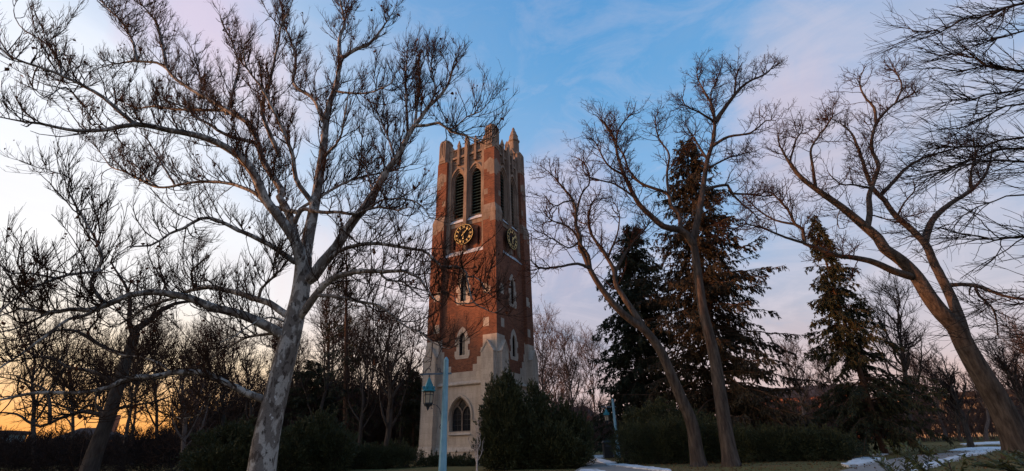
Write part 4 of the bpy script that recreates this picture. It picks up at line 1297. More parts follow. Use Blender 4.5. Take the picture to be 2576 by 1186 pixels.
BARE = [  # column of the foot, distance, pixel of the top, radius, limbs, spread, bark, label
    (705, 62, (700, 800), 0.22, 16, 0.40, 0, "bare tree just right of the sycamore trunk, its top against the pale sky"),
    (800, 50, (835, 700), 0.24, 16, 0.40, 0, "dark bare tree left of the paired dark trunks"),
    (893, 44, (930, 770), 0.24, 16, 0.36, 0, "left one of the two dark trunks near the tower"),
    (965, 41, (1000, 745), 0.30, 20, 0.38, 0, "thick dark trunk nearest the left side of the tower"),
    (1003, 48, (1035, 790), 0.20, 14, 0.36, 0, "slim dark bare tree squeezed against the left side of the tower"),
    (300, 40, (330, 860), 0.20, 14, 0.42, 0, "slim bare tree right behind the dark oak"),
    (455, 30, (470, 850), 0.17, 14, 0.42, 1, "pale twin-looking bare trunk left of the sycamore"),
    (560, 55, (575, 830), 0.24, 18, 0.42, 0, "bare tree in the thicket immediately left of the sycamore"),
    (240, 70, (250, 860), 0.22, 20, 0.48, 0, "distant bare tree between the dark oak and the chimney house"),
    (480, 52, (500, 880), 0.20, 20, 0.48, 0, "tangled bare tree behind the pale trunk left of the sycamore"),
    (330, 56, (345, 870), 0.20, 20, 0.48, 0, "tangled bare tree close behind the right side of the dark oak"),
    (820, 56, (850, 740), 0.22, 22, 0.48, 0, "broad bare tree filling the gap behind the thin spruce"),
    (930, 60, (960, 760), 0.22, 22, 0.48, 0, "broad bare tree filling in behind the two dark trunks"),
    (680, 66, (690, 840), 0.22, 22, 0.48, 0, "broad bare tree partly covered by the sycamore trunk on its right"),
    (2350, 75, (2290, 900), 0.22, 22, 0.5, 1, "rosy bare tree before the tan building, left of the broad bare tree's crown"),
    (2530, 72, (2480, 920), 0.22, 22, 0.5, 1, "rosy bare tree before the tan building close to the leaning trunk"),
    (2580, 80, (2540, 900), 0.24, 22, 0.5, 1, "rosy bare tree before the red brick building at the right edge"),
    (2420, 60, (2395, 940), 0.18, 20, 0.5, 0, "small dark bare tree between the leaning spruce and the tan building"),
    (640, 46, (630, 860), 0.18, 14, 0.42, 0, "small bare tree overlapped by the sycamore trunk on its left side"),
    (400, 58, (390, 800), 0.24, 20, 0.44, 0, "spreading bare tree right of the dark oak"),
    (190, 60, (170, 800), 0.24, 20, 0.44, 0, "bare tree left of the dark oak over the chimney house"),
    (840, 66, (880, 800), 0.22, 18, 0.42, 0, "fine-twigged bare tree between the thin spruce and the paired dark trunks"),
    (750, 72, (765, 850), 0.22, 18, 0.42, 0, "low bare tree over the dark conifer right of the sycamore"),
    (520, 70, (520, 800), 0.24, 20, 0.44, 0, "distant bare tree above the shrub left of the sycamore"),
    (1410, 82, (1395, 860), 0.24, 20, 0.45, 1, "low rosy bare tree behind the broad yew"),
    (2120, 70, (2080, 880), 0.24, 20, 0.45, 1, "bare tree hidden mostly by the leaning spruce"),
    (2380, 66, (2320, 900), 0.24, 20, 0.48, 1, "wide rosy bare tree in front of the far buildings"),
    (2620, 50, (2490, 860), 0.26, 20, 0.48, 0, "dark bare tree just right of the thick leaning trunk"),
    (100, 50, (60, 740), 0.26, 11, 0.45, 0, "wide bare tree at the left edge in the sunset glow"),
    (1372, 70, (1360, 800), 0.26, 20, 0.42, 1, "rosy grey bare tree just right of the tower"),
    (1450, 75, (1430, 820), 0.26, 20, 0.42, 1, "rosy grey bare tree between the tower and the dark spruce"),
    (1500, 85, (1480, 830), 0.24, 18, 0.42, 1, "rosy grey bare tree touching the left side of the dark spruce"),
    (2030, 62, (1990, 860), 0.26, 18, 0.46, 1, "bare tree in the gap between the big spruce and the leaning spruce"),
    (2300, 48, (2240, 720), 0.34, 24, 0.46, 0, "broad bare tree behind the leaning spruce"),
    (2440, 40, (2370, 895), 0.22, 18, 0.50, 0, "bare tree leaning beside the snowy verge"),
    (2480, 62, (2460, 900), 0.22, 16, 0.46, 1, "bare tree in front of the tan building"),
    (2700, 60, (2560, 820), 0.28, 20, 0.48, 1, "bare tree behind the thick leaning trunk at the right edge"),
]
for i, (px, y, top, r, nl, spr, pale, lab) in enumerate(BARE):
    f = foot_at(px, y)
    t3 = at(*top, y)
    bare_tree("bare_tree", lab, "bare trees behind the lawn", f, t3[2], r, np.random.default_rng(100 + i),
              ASH_BARK if pale else OAK_BARK, ASH_TWIG if pale else OAK_TWIG, nl, spr, ((t3[0] - f[0]) / t3[2], 0),
              dens=1.7, twig_r=0.010 + 0.00022 * y)


# ------------------------------------------------------------------ spruces
def spruce(label, foot, apex, R, rng, group, n_br=260, sparse=1.0, start=0.06, droop=0.12, name="spruce_tree", blade=0.24, shape=0.8, needles=None):
    base = np.array([foot[0], foot[1], 0.0])
    apex = np.asarray(apex)
    H = apex[2]
    root = empty(name, tuple(base))
    tag(root, label, "tree", group)
    t = np.linspace(0, 1, 14)
    trunk = base + (apex - base) * t[:, None]
    w = Wood()
    w.add(trunk[None], ((0.013 * H) * (1 - 0.96 * t))[None], 10)
    w.build("trunk", RUSTBARK, root)
    f = start + (0.985 - start) * rng.random(n_br) ** 0.9
    a = rng.random(n_br) * 2 * np.pi
    L = R * (1 - f) ** shape * rng.uniform(0.32, 1.2, n_br) + 0.25
    el = 0.08 + 0.45 * f ** 2 + rng.normal(size=n_br) * 0.20
    d = np.stack([np.cos(a) * np.cos(el), np.sin(a) * np.cos(el), np.sin(el)], axis=1)
    P = grow(base + (apex - base) * f[:, None], d, L, 8, 0.06, (0, 0, -1), droop, rng)
    P[:, 6:, 2] += (L * 0.03)[:, None] * np.array([1, 2, 3.5])
    w = Wood()
    w.add(P, np.linspace(1, 0.25, 9)[None] * (0.008 * L + 0.008)[:, None], 4)
    # side sprays
    bp, bt, br_, bf = spawn(list(P), [np.full(9, 0.02)] * n_br, 6.5 * sparse, rng, 0.06, 1.0, 0.2)
    side = np.cross(bt, np.array([0, 0, 1.0])) * rng.choice([-1, 1], size=(len(bp), 1))
    sd = unit(bt * 0.8 + unit(side) * 0.8 + np.array([0, 0, -0.55]) + rng.normal(size=bt.shape) * 0.3)
    sl = rng.uniform(0.35, 0.95, len(bp)) * (0.35 + 0.12 * R) * (1.1 - 0.6 * bf)
    S = grow(bp, sd, sl, 4, 0.06, (0, 0, -1), 0.2, rng)
    w.add(S, np.full((len(S), 5), 0.010), 3)
    w.build("branches", RUSTBARK, root)
    allp = list(S) + list(P[:, 2:])
    q, tt, _, _ = spawn(allp, [np.zeros(len(p)) for p in allp], 25.0 * sparse, rng, 0.05, 1.0)
    D = unit(tt * 0.8 + perp(tt, rng) * 0.62 + np.array([0, 0, -0.4]))
    leaf_quads(q, D, blade, rng, needles or NEEDLE, "needles", root, 0.34, 0.1)
    return root


y1 = 38.0
f = foot_at(1828, y1)
spruce("tallest spruce with a narrow top, behind the curving grey trunk", f, at(1722, 348, y1 + 0.5), 8.8, np.random.default_rng(51), "dark spruces", 560, 0.58, droop=0.09, shape=0.75, blade=0.30, needles=RUSTNEEDLE)
y2 = 45.0
f = foot_at(1628, y2)
spruce("smaller dark spruce beside the tower behind the leaning tree", f, at(1588, 565, y2), 7.0, np.random.default_rng(52), "dark spruces", 460, 0.72, shape=0.66, blade=0.30)
y3 = 33.0
f = foot_at(2225, y3)
spruce("spruce on the far right with a wispy leaning top above the path", f, at(2040, 535, y3), 5.2, np.random.default_rng(53), "dark spruces", 340, 0.85, shape=1.12)
y4 = 46.0
f = foot_at(870, y4)
spruce("thin see-through spruce directly behind the sycamore crown", f, at(872, 560, y4), 4.4, np.random.default_rng(54), "dark spruces", 120, 0.55, start=0.10, shape=0.7)
y5 = 52.0
f = foot_at(790, y5)
spruce("low dark conifer right of the sycamore trunk", f, at(790, 905, y5), 4.5, np.random.default_rng(55), "dark spruces", 150, 1.2, start=0.03, shape=0.5)
f = foot_at(1040, 47)
spruce("low dark conifer against the left side of the tower base", f, at(1040, 930, 47), 2.6, np.random.default_rng(56), "dark spruces", 110, 1.2, start=0.03, shape=0.5)


# ------------------------------------------------------------------ yews, hedges and low shrubs
def bush(name, label, group, lobes, n, rng, cat="shrub", blade=0.17, mat=None, upward=0.5, stems=True, fill=0.35, width=0.3):
    """lobes: (x, y, z, rx, ry, rz); leafy blades through and over each lobe"""
    lobes = np.asarray(lobes, float)
    base = (float(lobes[:, 0].mean()), float(lobes[:, 1].mean()), 0.0)
    root = empty(name, base)
    tag(root, label, cat, group)
    vol = (lobes[:, 3] * lobes[:, 4] + lobes[:, 4] * lobes[:, 5] + lobes[:, 3] * lobes[:, 5])
    k = rng.choice(len(lobes), size=n, p=vol / vol.sum())
    u = unit(rng.normal(size=(n, 3)))
    rad = np.where(rng.random(n) < fill, rng.random(n) ** 0.5 * 0.9, 1.0 + rng.normal(size=n) * 0.07)
    # lumpy outline
    lump = 1 + 0.16 * np.sin(u[:, 0] * 7 + k) * np.cos(u[:, 2] * 6 + k * 2) + 0.12 * np.sin(u[:, 1] * 13 + k * 3)
    P = lobes[k, :3] + u * lobes[k, 3:] * (rad * lump)[:, None]
    # ragged sprays standing out of the outline
    m = max(40, n // 220)
    ks = rng.choice(len(lobes), size=m, p=vol / vol.sum())
    us = unit(rng.normal(size=(m, 3)) + [0, 0, 0.8])
    sl = rng.uniform(1.5, 4.0, m) * blade
    j = rng.integers(0, m, size=n // 6)
    tt = rng.random(n // 6)
    Ps = lobes[ks[j], :3] + us[j] * lobes[ks[j], 3:] * 0.95 + unit(us[j] + [0, 0, upward]) * (sl[j] * tt)[:, None] + rng.normal(size=(n // 6, 3)) * (blade * 0.3 * (1.2 - tt))[:, None]
    P, u = np.vstack([P, Ps]), np.vstack([u, unit(us[j] + [0, 0, upward])])
    ok = P[:, 2] > 0.02
    P, u = P[ok], u[ok]
    D = unit(u + np.array([0, 0, upward]) + rng.normal(size=u.shape) * 0.45)
    leaf_quads(P, D, blade, rng, mat or YEW, "foliage", root, width, 0.15)
    if stems:
        w = Wood()
        m = 26
        kk = rng.choice(len(lobes), size=m)
        tip = lobes[kk, :3] + unit(rng.normal(size=(m, 3))) * lobes[kk, 3:] * 0.7
        st = np.stack([lobes[kk, 0] + rng.normal(size=m) * 0.2, lobes[kk, 1] + rng.normal(size=m) * 0.2, np.zeros(m)], axis=1)
        t = np.linspace(0, 1, 5)[None, :, None]
        Q = st[:, None] * (1 - t) + tip[:, None] * t
        Q[:, 1:-1] += rng.normal(size=(m, 3, 3)) * 0.06
        Q[:, :, 2] = np.maximum(Q[:, :, 2], 0)
        w.add(Q, np.linspace(0.03, 0.008, 5)[None].repeat(m, 0), 5)
        w.build("stems", OAK_BARK, root)
    return root


def px_bush(name, label, group, spots, y, n, seed, **kw):
    """spots: (px centre, px half width, py top) of lobes standing on the ground y metres ahead"""
    lobes = []
    rng = np.random.default_rng(seed)
    for px, hw, py, dy in spots:
        yy = y + dy
        c = foot_at(px, yy)
        top = at(px, py, yy)[2]
        e = abs(at(px + hw, 1000, yy)[0] - at(px, 1000, yy)[0])
        lobes.append((c[0], yy, top * 0.48, e, min(e, 1.6), top * 0.54))
    return bush(name, label, group, lobes, n, rng, **kw)


px_bush("yew_bush", "tall upright yew bush hiding the near corner of the tower base", "yews in front of the tower",
        [(1265, 48, 965, 0), (1300, 36, 985, 0.4), (1240, 26, 1010, -0.3), (1262, 48, 1060, -0.4), (1325, 30, 1040, 0), (1285, 22, 955, 0.1)], 27, 26000, 61, blade=0.20, upward=0.9)
px_bush("yew_bush", "broad spreading yew bush right of the upright yew", "yews in front of the tower",
        [(1368, 36, 1012, 0), (1420, 44, 1035, 0.3), (1455, 34, 1060, 0.2), (1395, 60, 1075, -0.6), (1350, 20, 980, 0.3), (1432, 46, 1110, -0.8), (1340, 40, 1090, -0.8)], 28, 30000, 62, blade=0.20, upward=0.7)
px_bush("hedge", "clipped dark hedge under the two grey trunks", "dark hedges along the lawn",
        [(x, 34, 1078 - (8 if i % 2 else 0) - (14 if 3 < i < 7 else 0), (i % 3) * 0.25) for i, x in enumerate(range(1582, 1850, 26))], 28.5, 34000, 63, cat="hedge", blade=0.13)
px_bush("hedge", "rounded dark hedge between the grey trunks and the path", "dark hedges along the lawn",
        [(x, 36, 1082 + (6 if i % 2 else 0) + (14 if i > 9 else 0), (i % 3) * 0.25) for i, x in enumerate(range(1870, 2150, 26))], 27.5, 34000, 64, cat="hedge", blade=0.13)
px_bush("yew_bush", "dark yew rising behind the clipped hedge", None,
        [(1640, 50, 1030, 0), (1690, 40, 1015, 0.5), (1745, 40, 1040, 0), (1800, 40, 1050, 0.5), (1600, 30, 1060, 0)], 32, 16000, 65, blade=0.2)
px_bush("low_shrub", "low dark shrubs along the foot of the tower", None,
        [(x, 24, 1160 - (x % 3) * 5, (i % 2) * 0.3) for i, x in enumerate(range(1075, 1215, 22))], 33, 9000, 66, blade=0.12)
px_bush("hedge", "dark hedge left of the tower foot", "dark hedges along the lawn",
        [(x, 40, 1132 - (i % 3) * 5, (i % 2) * 0.4) for i, x in enumerate(range(840, 1050, 30))], 33, 22000, 67, cat="hedge", blade=0.14)
px_bush("dark_shrub", "big dark shrub between the sycamore and the tower hedge", "dark shrubs under the trees",
        [(745, 50, 1075, 0), (790, 50, 1050, 1), (720, 40, 1120, -1), (840, 40, 1090, 0.5)], 30, 18000, 68, blade=0.2)
px_bush("dark_shrub", "big dark shrub just left of the sycamore trunk", "dark shrubs under the trees",
        [(520, 50, 1090, 0), (575, 50, 1078, 0.5), (625, 46, 1085, 0), (550, 70, 1130, -1)], 24, 20000, 69, blade=0.18)
px_bush("dark_shrub", "low dark thicket at the bottom left corner", "dark shrubs under the trees",
        [(20, 60, 1120, 0), (90, 60, 1108, 0.6), (160, 56, 1115, 0), (230, 56, 1130, 0.4)], 27, 18000, 70, blade=0.2, mat=OAK_TWIG, width=0.12)
px_bush("dark_shrub", "brown thicket between the dark oak and the pale trunk", "dark shrubs under the trees",
        [(300, 60, 1110, 0), (370, 56, 1095, 0.6), (430, 56, 1100, 0)], 34, 18000, 71, blade=0.25, mat=OAK_TWIG, width=0.10)
bare_tree("sapling", "pale thin sapling with fine twigs in front of the tower base", None, foot_at(1200, 24.0), top_height(1190, 1065, 24.0), 0.045,
          np.random.default_rng(81), plain("pale birch bark", (0.50, 0.43, 0.39), 0.8, spec=0.15), plain("pale sapling twig", (0.34, 0.27, 0.24), 0.9, spec=0.1), 11, 0.5, (-0.05, 0), start=0.15, dens=1.6, twig_r=0.007, levels=2)

# ------------------------------------------------------------------ ground
def lawn_material():
    m, g, b = material("winter lawn")
    n1 = noise_node(g, 0.35, 6.0, 0.6)
    n2 = noise_node(g, 22.0, 5.0, 0.65)
    c = g.ramp(n1, [(0.35, (0.19, 0.125, 0.060)), (0.55, (0.15, 0.125, 0.050)), (0.72, (0.10, 0.10, 0.038))])
    c = g.mix(1.0, c, g.ramp(n2, [(0.3, (0.55, 0.55, 0.55)), (0.7, (1.35, 1.3, 1.2))]), 'MULTIPLY')
    g.l(c, b.inputs['Base Color'])
    b.inputs['Roughness'].default_value = 0.95
    b.inputs['Specular IOR Level'].default_value = 0.08
    bump(g, b, n2, 0.8, 0.05)
    return m


gx = np.concatenate([np.linspace(-1500, -70, 12), np.linspace(-60, 60, 90), np.linspace(70, 1500, 12)])
gy = np.concatenate([np.linspace(-300, -10, 8), np.linspace(-5, 90, 80), np.linspace(100, 2500, 16)])
GX, GY = np.meshgrid(gx, gy)
GZ = 0.03 * np.sin(GX * 0.9 + GY * 0.3) * np.cos(GY * 0.7) - 0.03
GZ = np.where((np.abs(GX) < 60) & (GY < 90) & (GY > -5), GZ, -0.03)
nx_, ny_ = len(gx), len(gy)
idx = np.arange(nx_ * ny_).reshape(ny_, nx_)
gq = np.stack([idx[:-1, :-1], idx[:-1, 1:], idx[1:, 1:], idx[1:, :-1]], axis=-1).reshape(-1, 4)
tag(link("ground", mesh_np("ground", np.stack([GX, GY, GZ], axis=-1).reshape(-1, 3), [(gq, 0)], [lawn_material()], True)),
    "brown winter lawn", "lawn", kind="structure")

ASPHALT = mottled("asphalt path", [(0.3, (0.22, 0.19, 0.17)), (0.7, (0.33, 0.29, 0.26))], 12.0, 0.9, bump_s=0.3, bump_d=0.01, spec=0.2)
SNOW = mottled("old snow", [(0.30, (0.20, 0.17, 0.14)), (0.40, (0.50, 0.50, 0.50)), (0.6, (0.76, 0.78, 0.81))], 3.0, 0.7, bump_s=0.5, bump_d=0.05, spec=0.3)


def sheet(name, label, cat, px, mat, z, thick=0.03, kind="structure", rough=0.0, seed=1):
    """a flat patch lying on the ground, its outline given where it is seen"""
    rng = np.random.default_rng(seed)
    P = np.array([on_ground(a, b_, 0.0)[:2] if isinstance(a, (int, float)) else a for a, b_ in px])
    if rough:
        Q = []
        for i in range(len(P)):
            a, c = P[i], P[(i + 1) % len(P)]
            m = max(1, int(np.linalg.norm(c - a) / 0.35))
            for j in range(m):
                Q.append(a + (c - a) * j / m + rng.normal(size=2) * rough)
        P = np.array(Q)
    b = MB()
    tri = tessellate_polygon([[Vector((x, y, 0)) for x, y in P]])
    n = len(P)
    c = P.mean(0)
    b.add([(x, y, z) for x, y in P] + [(x + (c[0] - x) * 0.004, y + (c[1] - y) * 0.004, z - thick) for x, y in P],
          [tuple(t) for t in tri] + [(i, (i + 1) % n, n + (i + 1) % n, n + i) for i in range(n)])
    o = b.build(name, [mat])
    tag(o, label, cat, kind=kind)
    return o


sheet("path", "asphalt footpath curving across the lawn on the right", "path",
      [(2300, 1260), (2292, 1186), (2300, 1174), (2340, 1161), (2395, 1150), (2440, 1142), (2450, 1138), (2400, 1139), (2350, 1143), (2300, 1147), (2260, 1153),
       (2210, 1163), (2160, 1175), (2115, 1186), (1950, 1260)], ASPHALT, 0.02, 0.08)
sheet("path", "asphalt footpath bending round the yew towards the hedge", "path",
      [(1380, 1260), (1440, 1190), (1470, 1172), (1482, 1162), (1486, 1153), (1500, 1153), (1506, 1160), (1530, 1170), (1600, 1179), (1690, 1188), (1850, 1215), (1950, 1260)], ASPHALT, 0.024, 0.08)
S = dict(kind="structure", rough=0.07)
sheet("snow", "long strip of snow along the near edge of the right path", "snow",
      [(2275, 1200), (2300, 1177), (2340, 1163), (2395, 1152), (2430, 1141), (2470, 1136), (2492, 1137), (2480, 1142), (2440, 1146), (2400, 1158), (2360, 1170), (2318, 1186)], SNOW, 0.05, 0.10, seed=2, **S)
sheet("snow", "wedge of snow between the rounded hedge and the path", "snow",
      [(2120, 1174), (2140, 1162), (2165, 1153), (2190, 1153), (2228, 1155), (2195, 1163), (2160, 1172)], SNOW, 0.06, 0.10, seed=3, **S)
sheet("snow", "thin line of snow along the edge of the bending path", "snow",
      [(1500, 1153), (1516, 1158), (1560, 1169), (1620, 1176), (1680, 1183), (1690, 1190), (1600, 1181), (1530, 1173), (1504, 1163)], SNOW, 0.07, 0.10, seed=4, **S)
sheet("snow", "patch of snow where the bending path disappears", "snow",
      [(1475, 1152), (1500, 1147), (1545, 1146), (1540, 1151), (1500, 1154), (1484, 1157)], SNOW, 0.06, 0.10, seed=5, **S)
sheet("snow", "snow across the bottom edge of the bending path", "snow",
      [(1445, 1194), (1465, 1184), (1500, 1184), (1530, 1189), (1510, 1196)], SNOW, 0.06, 0.10, seed=6, **S)
sheet("snow", "snow under the leaning bare tree beyond the path", "snow",
      [(2385, 1136), (2420, 1129), (2470, 1126), (2550, 1126), (2556, 1131), (2500, 1133), (2440, 1136)], SNOW, 0.05, 0.10, seed=7, **S)
sheet("snow", "distant snow on the verge of the street", "snow",
      [(2420, 1118), (2480, 1113), (2580, 1110), (2600, 1115), (2520, 1118), (2440, 1121)], SNOW, 0.05, 0.10, seed=8, kind="structure", rough=0.2)
sheet("snow", "small snow scraps under the leaning spruce", "snow",
      [(2190, 1146), (2215, 1143), (2235, 1144), (2220, 1147)], SNOW, 0.05, 0.10, seed=9, **S)

# fallen leaves and tufts of grass on the lawn
rng = np.random.default_rng(91)
n = 9000
P = np.stack([rng.uniform(6, 40, n), rng.uniform(14, 50, n), np.full(n, 0.0)], axis=1)
holder = empty("fallen_leaves", (20, 30, 0))
tag(holder, "dry leaves and dead grass lying over the lawn on the right", "leaves", kind="stuff")
o = leaf_quads(P, rng.normal(size=(n, 3)) * [1, 1, 0.3] + [0, 0, 0.35], 0.10, rng, plain("dry leaf", (0.13, 0.075, 0.035), 0.9, spec=0.1, vary=0.5), "leaf_litter", holder, 0.5, 0.2)


# ------------------------------------------------------------------ street lamps
TEAL = mottled("teal painted post", [(0.3, (0.16, 0.34, 0.42)), (0.7, (0.27, 0.48, 0.57))], 3.0, 0.6, spec=0.3)
TEALROOF = plain("teal lantern roof", (0.03, 0.20, 0.25), 0.45, vary=0.35)
IRON = plain("dark iron", (0.03, 0.035, 0.045), 0.5, spec=0.4)
BLUEIRON = plain("blue grey iron arm", (0.10, 0.15, 0.20), 0.5, spec=0.4)
FROST = plain("frosted lamp pane", (0.42, 0.36, 0.26), 0.5, spec=0.4, vary=0.2)


def make_lamp(loc):
    root = empty("street_lamp", loc)
    H = 4.35
    oc = lambda r, z: [(r * cos(2 * pi * (i + .5) / 8), r * sin(2 * pi * (i + .5) / 8), z) for i in range(8)]
    b = MB()
    b.loft([oc(0.155, -0.05), oc(0.15, 0.3), oc(0.125, 1.5), oc(0.095, H - 0.14), oc(0.10, H - 0.13), oc(0.065, H - 0.05), oc(0.015, H)])
    b.build("post", [TEAL], root)
    b = MB()
    za = H - 0.62
    b.box(-0.98, 0.22, -0.025, 0.025, za - 0.03, za + 0.03)
    b.build("crossarm", [BLUEIRON], root)
    b = MB()                                                  # scrolls above the arm
    th = np.linspace(0, 3.6 * pi / 2, 16)
    b.tube([(-0.72 + 0.02 * t - 0.10 * sin(t) * (1 - t / 9), 0, za + 0.13 - 0.13 * cos(t) * (1 - t / 9)) for t in th], 0.013, 5)
    b.tube([(-0.28 + 0.09 * sin(t) * (1 - t / 9), 0, za + 0.13 - 0.12 * cos(t) * (1 - t / 9)) for t in th], 0.012, 5)
    b.tube([(-0.08 - 0.28 * sin(t), 0, za + 0.03 + 0.34 * (1 - cos(t))) for t in np.linspace(0, pi / 2, 8)], 0.012, 5)
    b.build("scrollwork", [IRON], root)
    b = MB()                                                  # bracket under the lantern
    b.tube([(-0.12, 0, za - 1.95), (-0.16, 0, za - 1.85), (-0.10, 0, za - 1.75), (-0.12, 0, za - 1.45), (-0.18, 0, za - 1.25), (-0.30, 0, za - 1.12), (-0.42, 0, za - 1.09),
            (-0.50, 0, za - 1.14), (-0.50, 0, za - 1.22), (-0.44, 0, za - 1.23)], 0.014, 5)
    b.build("bracket", [IRON], root)
    # lantern
    x0 = -0.62
    hx = lambda r, z: [(x0 + r * cos(2 * pi * i / 6), r * sin(2 * pi * i / 6), z) for i in range(6)]
    b = MB()
    for i in range(6):
        a = 2 * pi * i / 6
        b.tube([(x0 + 0.17 * cos(a), 0.17 * sin(a), za - 1.05), (x0 + 0.185 * cos(a), 0.185 * sin(a), za - 0.62)], 0.014, 4)
    b.loft([hx(0.195, za - 0.66), hx(0.195, za - 0.61)])
    b.loft([hx(0.18, za - 1.07), hx(0.18, za - 1.03)])
    b.loft([hx(0.192, za - 0.76), hx(0.192, za - 0.74)])
    b.loft([hx(0.15, za - 1.07), hx(0.10, za - 1.14), hx(0.06, za - 1.18), hx(0.05, za - 1.22), hx(0.01, za - 1.30)])
    for i in range(6):
        a = 2 * pi * i / 6
        b.tube([(x0 + 0.15 * cos(a), 0.15 * sin(a), za - 1.06), (x0 + 0.13 * cos(a), 0.13 * sin(a), za - 1.14), (x0 + 0.09 * cos(a), 0.09 * sin(a), za - 1.13)], 0.012, 4)
    b.tube([(x0, 0, za), (x0, 0, za - 0.2)], 0.02, 5)
    lan = b.build("lantern", [IRON], root)
    b = MB()
    b.loft([hx(0.15, za - 1.03), hx(0.165, za - 0.66)])
    b.build("pane", [FROST], lan)
    b = MB()
    b.loft([hx(0.255, za - 0.63), hx(0.265, za - 0.61), hx(0.19, za - 0.50), hx(0.13, za - 0.36), hx(0.07, za - 0.22), hx(0.02, za - 0.12)])
    for i in range(6):
        a = 2 * pi * (i + .5) / 6
        b.add([(x0 + r * cos(a + d), r * sin(a + d), z) for r, d, z in ((0.215, -0.22, za - 0.58), (0.215, 0.22, za - 0.58), (0.255, 0, za - 0.45), (0.14, 0, za - 0.44))],
              [(0, 1, 2), (1, 3, 2), (0, 2, 3), (0, 3, 1)])
    b.build("lantern_roof", [TEALROOF], lan)
    return root


LAMPGROUP = "teal lamp posts along the paths"
p = at(1115, 1130, 17.8)
lamp = make_lamp((p[0], 17.8, 0.0))
tag(lamp, "nearest teal lamp post with hanging lantern, in front of the tower base", "street lamp", LAMPGROUP)
yy = 25.0
while at(1541, 1003, yy)[2] < 4.35 and yy < 60:
    yy += 0.25
p = at(1549, 1080, yy)
p[1] = yy
c = copy_tree(lamp, None)
c.location = (p[0], p[1], 0)
tag(c, "teal lamp post at the left end of the clipped hedge", "street lamp", LAMPGROUP)
yy = 40.0
while at(2067, 1038, yy)[2] < 4.35 and yy < 140:
    yy += 0.5
c = copy_tree(lamp, None)
p = at(2080, 1075, yy)
c.location = (p[0], yy, 0)
tag(c, "distant teal lamp post whose top shows above the rounded hedge", "street lamp", LAMPGROUP)

# litter bin by the bending path
p = on_ground(1531, 1152)
b = MB()
BIN = plain("dark bin paint", (0.012, 0.012, 0.013), 0.5)
sq = lambda r, z: [(-r, -r, z), (r, -r, z), (r, r, z), (-r, r, z)]
b.loft([sq(0.36, 0.0), sq(0.36, 0.08), sq(0.34, 0.10), sq(0.36, 1.0)])
bin_ = empty("litter_bin", (p[0], p[1], 0))
tag(bin_, "dark square litter bin beside the lamp post at the hedge end", "bin")
b.build("body", [BIN], bin_)
b = MB()
b.loft([sq(0.39, 1.02), sq(0.39, 1.10), sq(0.30, 1.22)])
b.build("lid", [BIN], bin_)
b = MB()
b.box(-0.2, 0.2, -0.375, -0.355, 0.78, 0.92)
b.build("slot", [IRON], bin_)

# ------------------------------------------------------------------ buildings far behind
TAN = mottled("tan concrete", [(0.3, (0.34, 0.26, 0.17)), (0.7, (0.44, 0.34, 0.23))], 1.0, 0.9, spec=0.1)
REDBRICK = mottled("far brick", [(0.3, (0.26, 0.10, 0.06)), (0.7, (0.36, 0.15, 0.085))], 1.2, 0.9, spec=0.1)
ROOFM = plain("dark roof", (0.05, 0.04, 0.04), 0.9, spec=0.1)
WIND = plain("far window", (0.02, 0.02, 0.024), 0.25)


def building(label, x, y, w, d, h, yaw, mat, storeys, bays, strip=False, roof_h=0.5, chimney=False, z_win=0.55):
    root = empty("building", (x, y, 0), yaw)
    tag(root, label, "building")
    b = MB()
    holes = []
    sh = h / storeys
    for s_ in range(storeys):
        z0, z1 = (s_ + 0.35) * sh, (s_ + 0.35 + z_win * 0.8) * sh
        for k in range(bays):
            cx = -w / 2 + (k + 0.5) * w / bays
            hw = (0.46 if strip else 0.26) * w / bays
            holes.append([(cx - hw, z0), (cx + hw, z0), (cx + hw, z1), (cx - hw, z1)])
    b.plate([(-w / 2, -0.1), (w / 2, -0.1), (w / 2, h), (-w / 2, h)], -0.4, 0.0, holes)
    b.box(-w / 2, w / 2, 0.4, d, -0.1, h)
    b.build("wall", [mat], root)
    for hl in holes:
        q = MB()
        q.box(hl[0][0] - 0.02, hl[1][0] + 0.02, 0.05, 0.2, hl[0][1] - 0.02, hl[2][1] + 0.02)
        q.build("window", [WIND], root)
    b = MB()
    if roof_h > 1.5:
        b.add([(-w / 2 - .4, -.8, h), (w / 2 + .4, -.8, h), (w / 2 + .4, d + .4, h), (-w / 2 - .4, d + .4, h), (-w / 2 + 2, d / 2, h + roof_h), (w / 2 - 2, d / 2, h + roof_h)],
              [(0, 1, 5, 4), (1, 2, 5), (2, 3, 4, 5), (3, 0, 4), (0, 3, 2, 1)])
    else:
        b.box(-w / 2 - 0.3, w / 2 + 0.3, -0.7, d + 0.3, h + 0.003, h + roof_h)
    rf = b.build("roof", [ROOFM], root)
    if chimney:
        b = MB()
        b.box(w * 0.2, w * 0.2 + 1.6, d / 2 - 0.8, d / 2 + 0.8, h, h + roof_h + 2.4)
        b.build("chimney", [REDBRICK], rf)
    return root


def far_building(label, px, y, py_top, w, d, yaw, *a, **k):
    p = at(px, 1080, y)
    building(label, p[0], y, w, d, top_height(px, py_top, y), yaw, *a, **k)


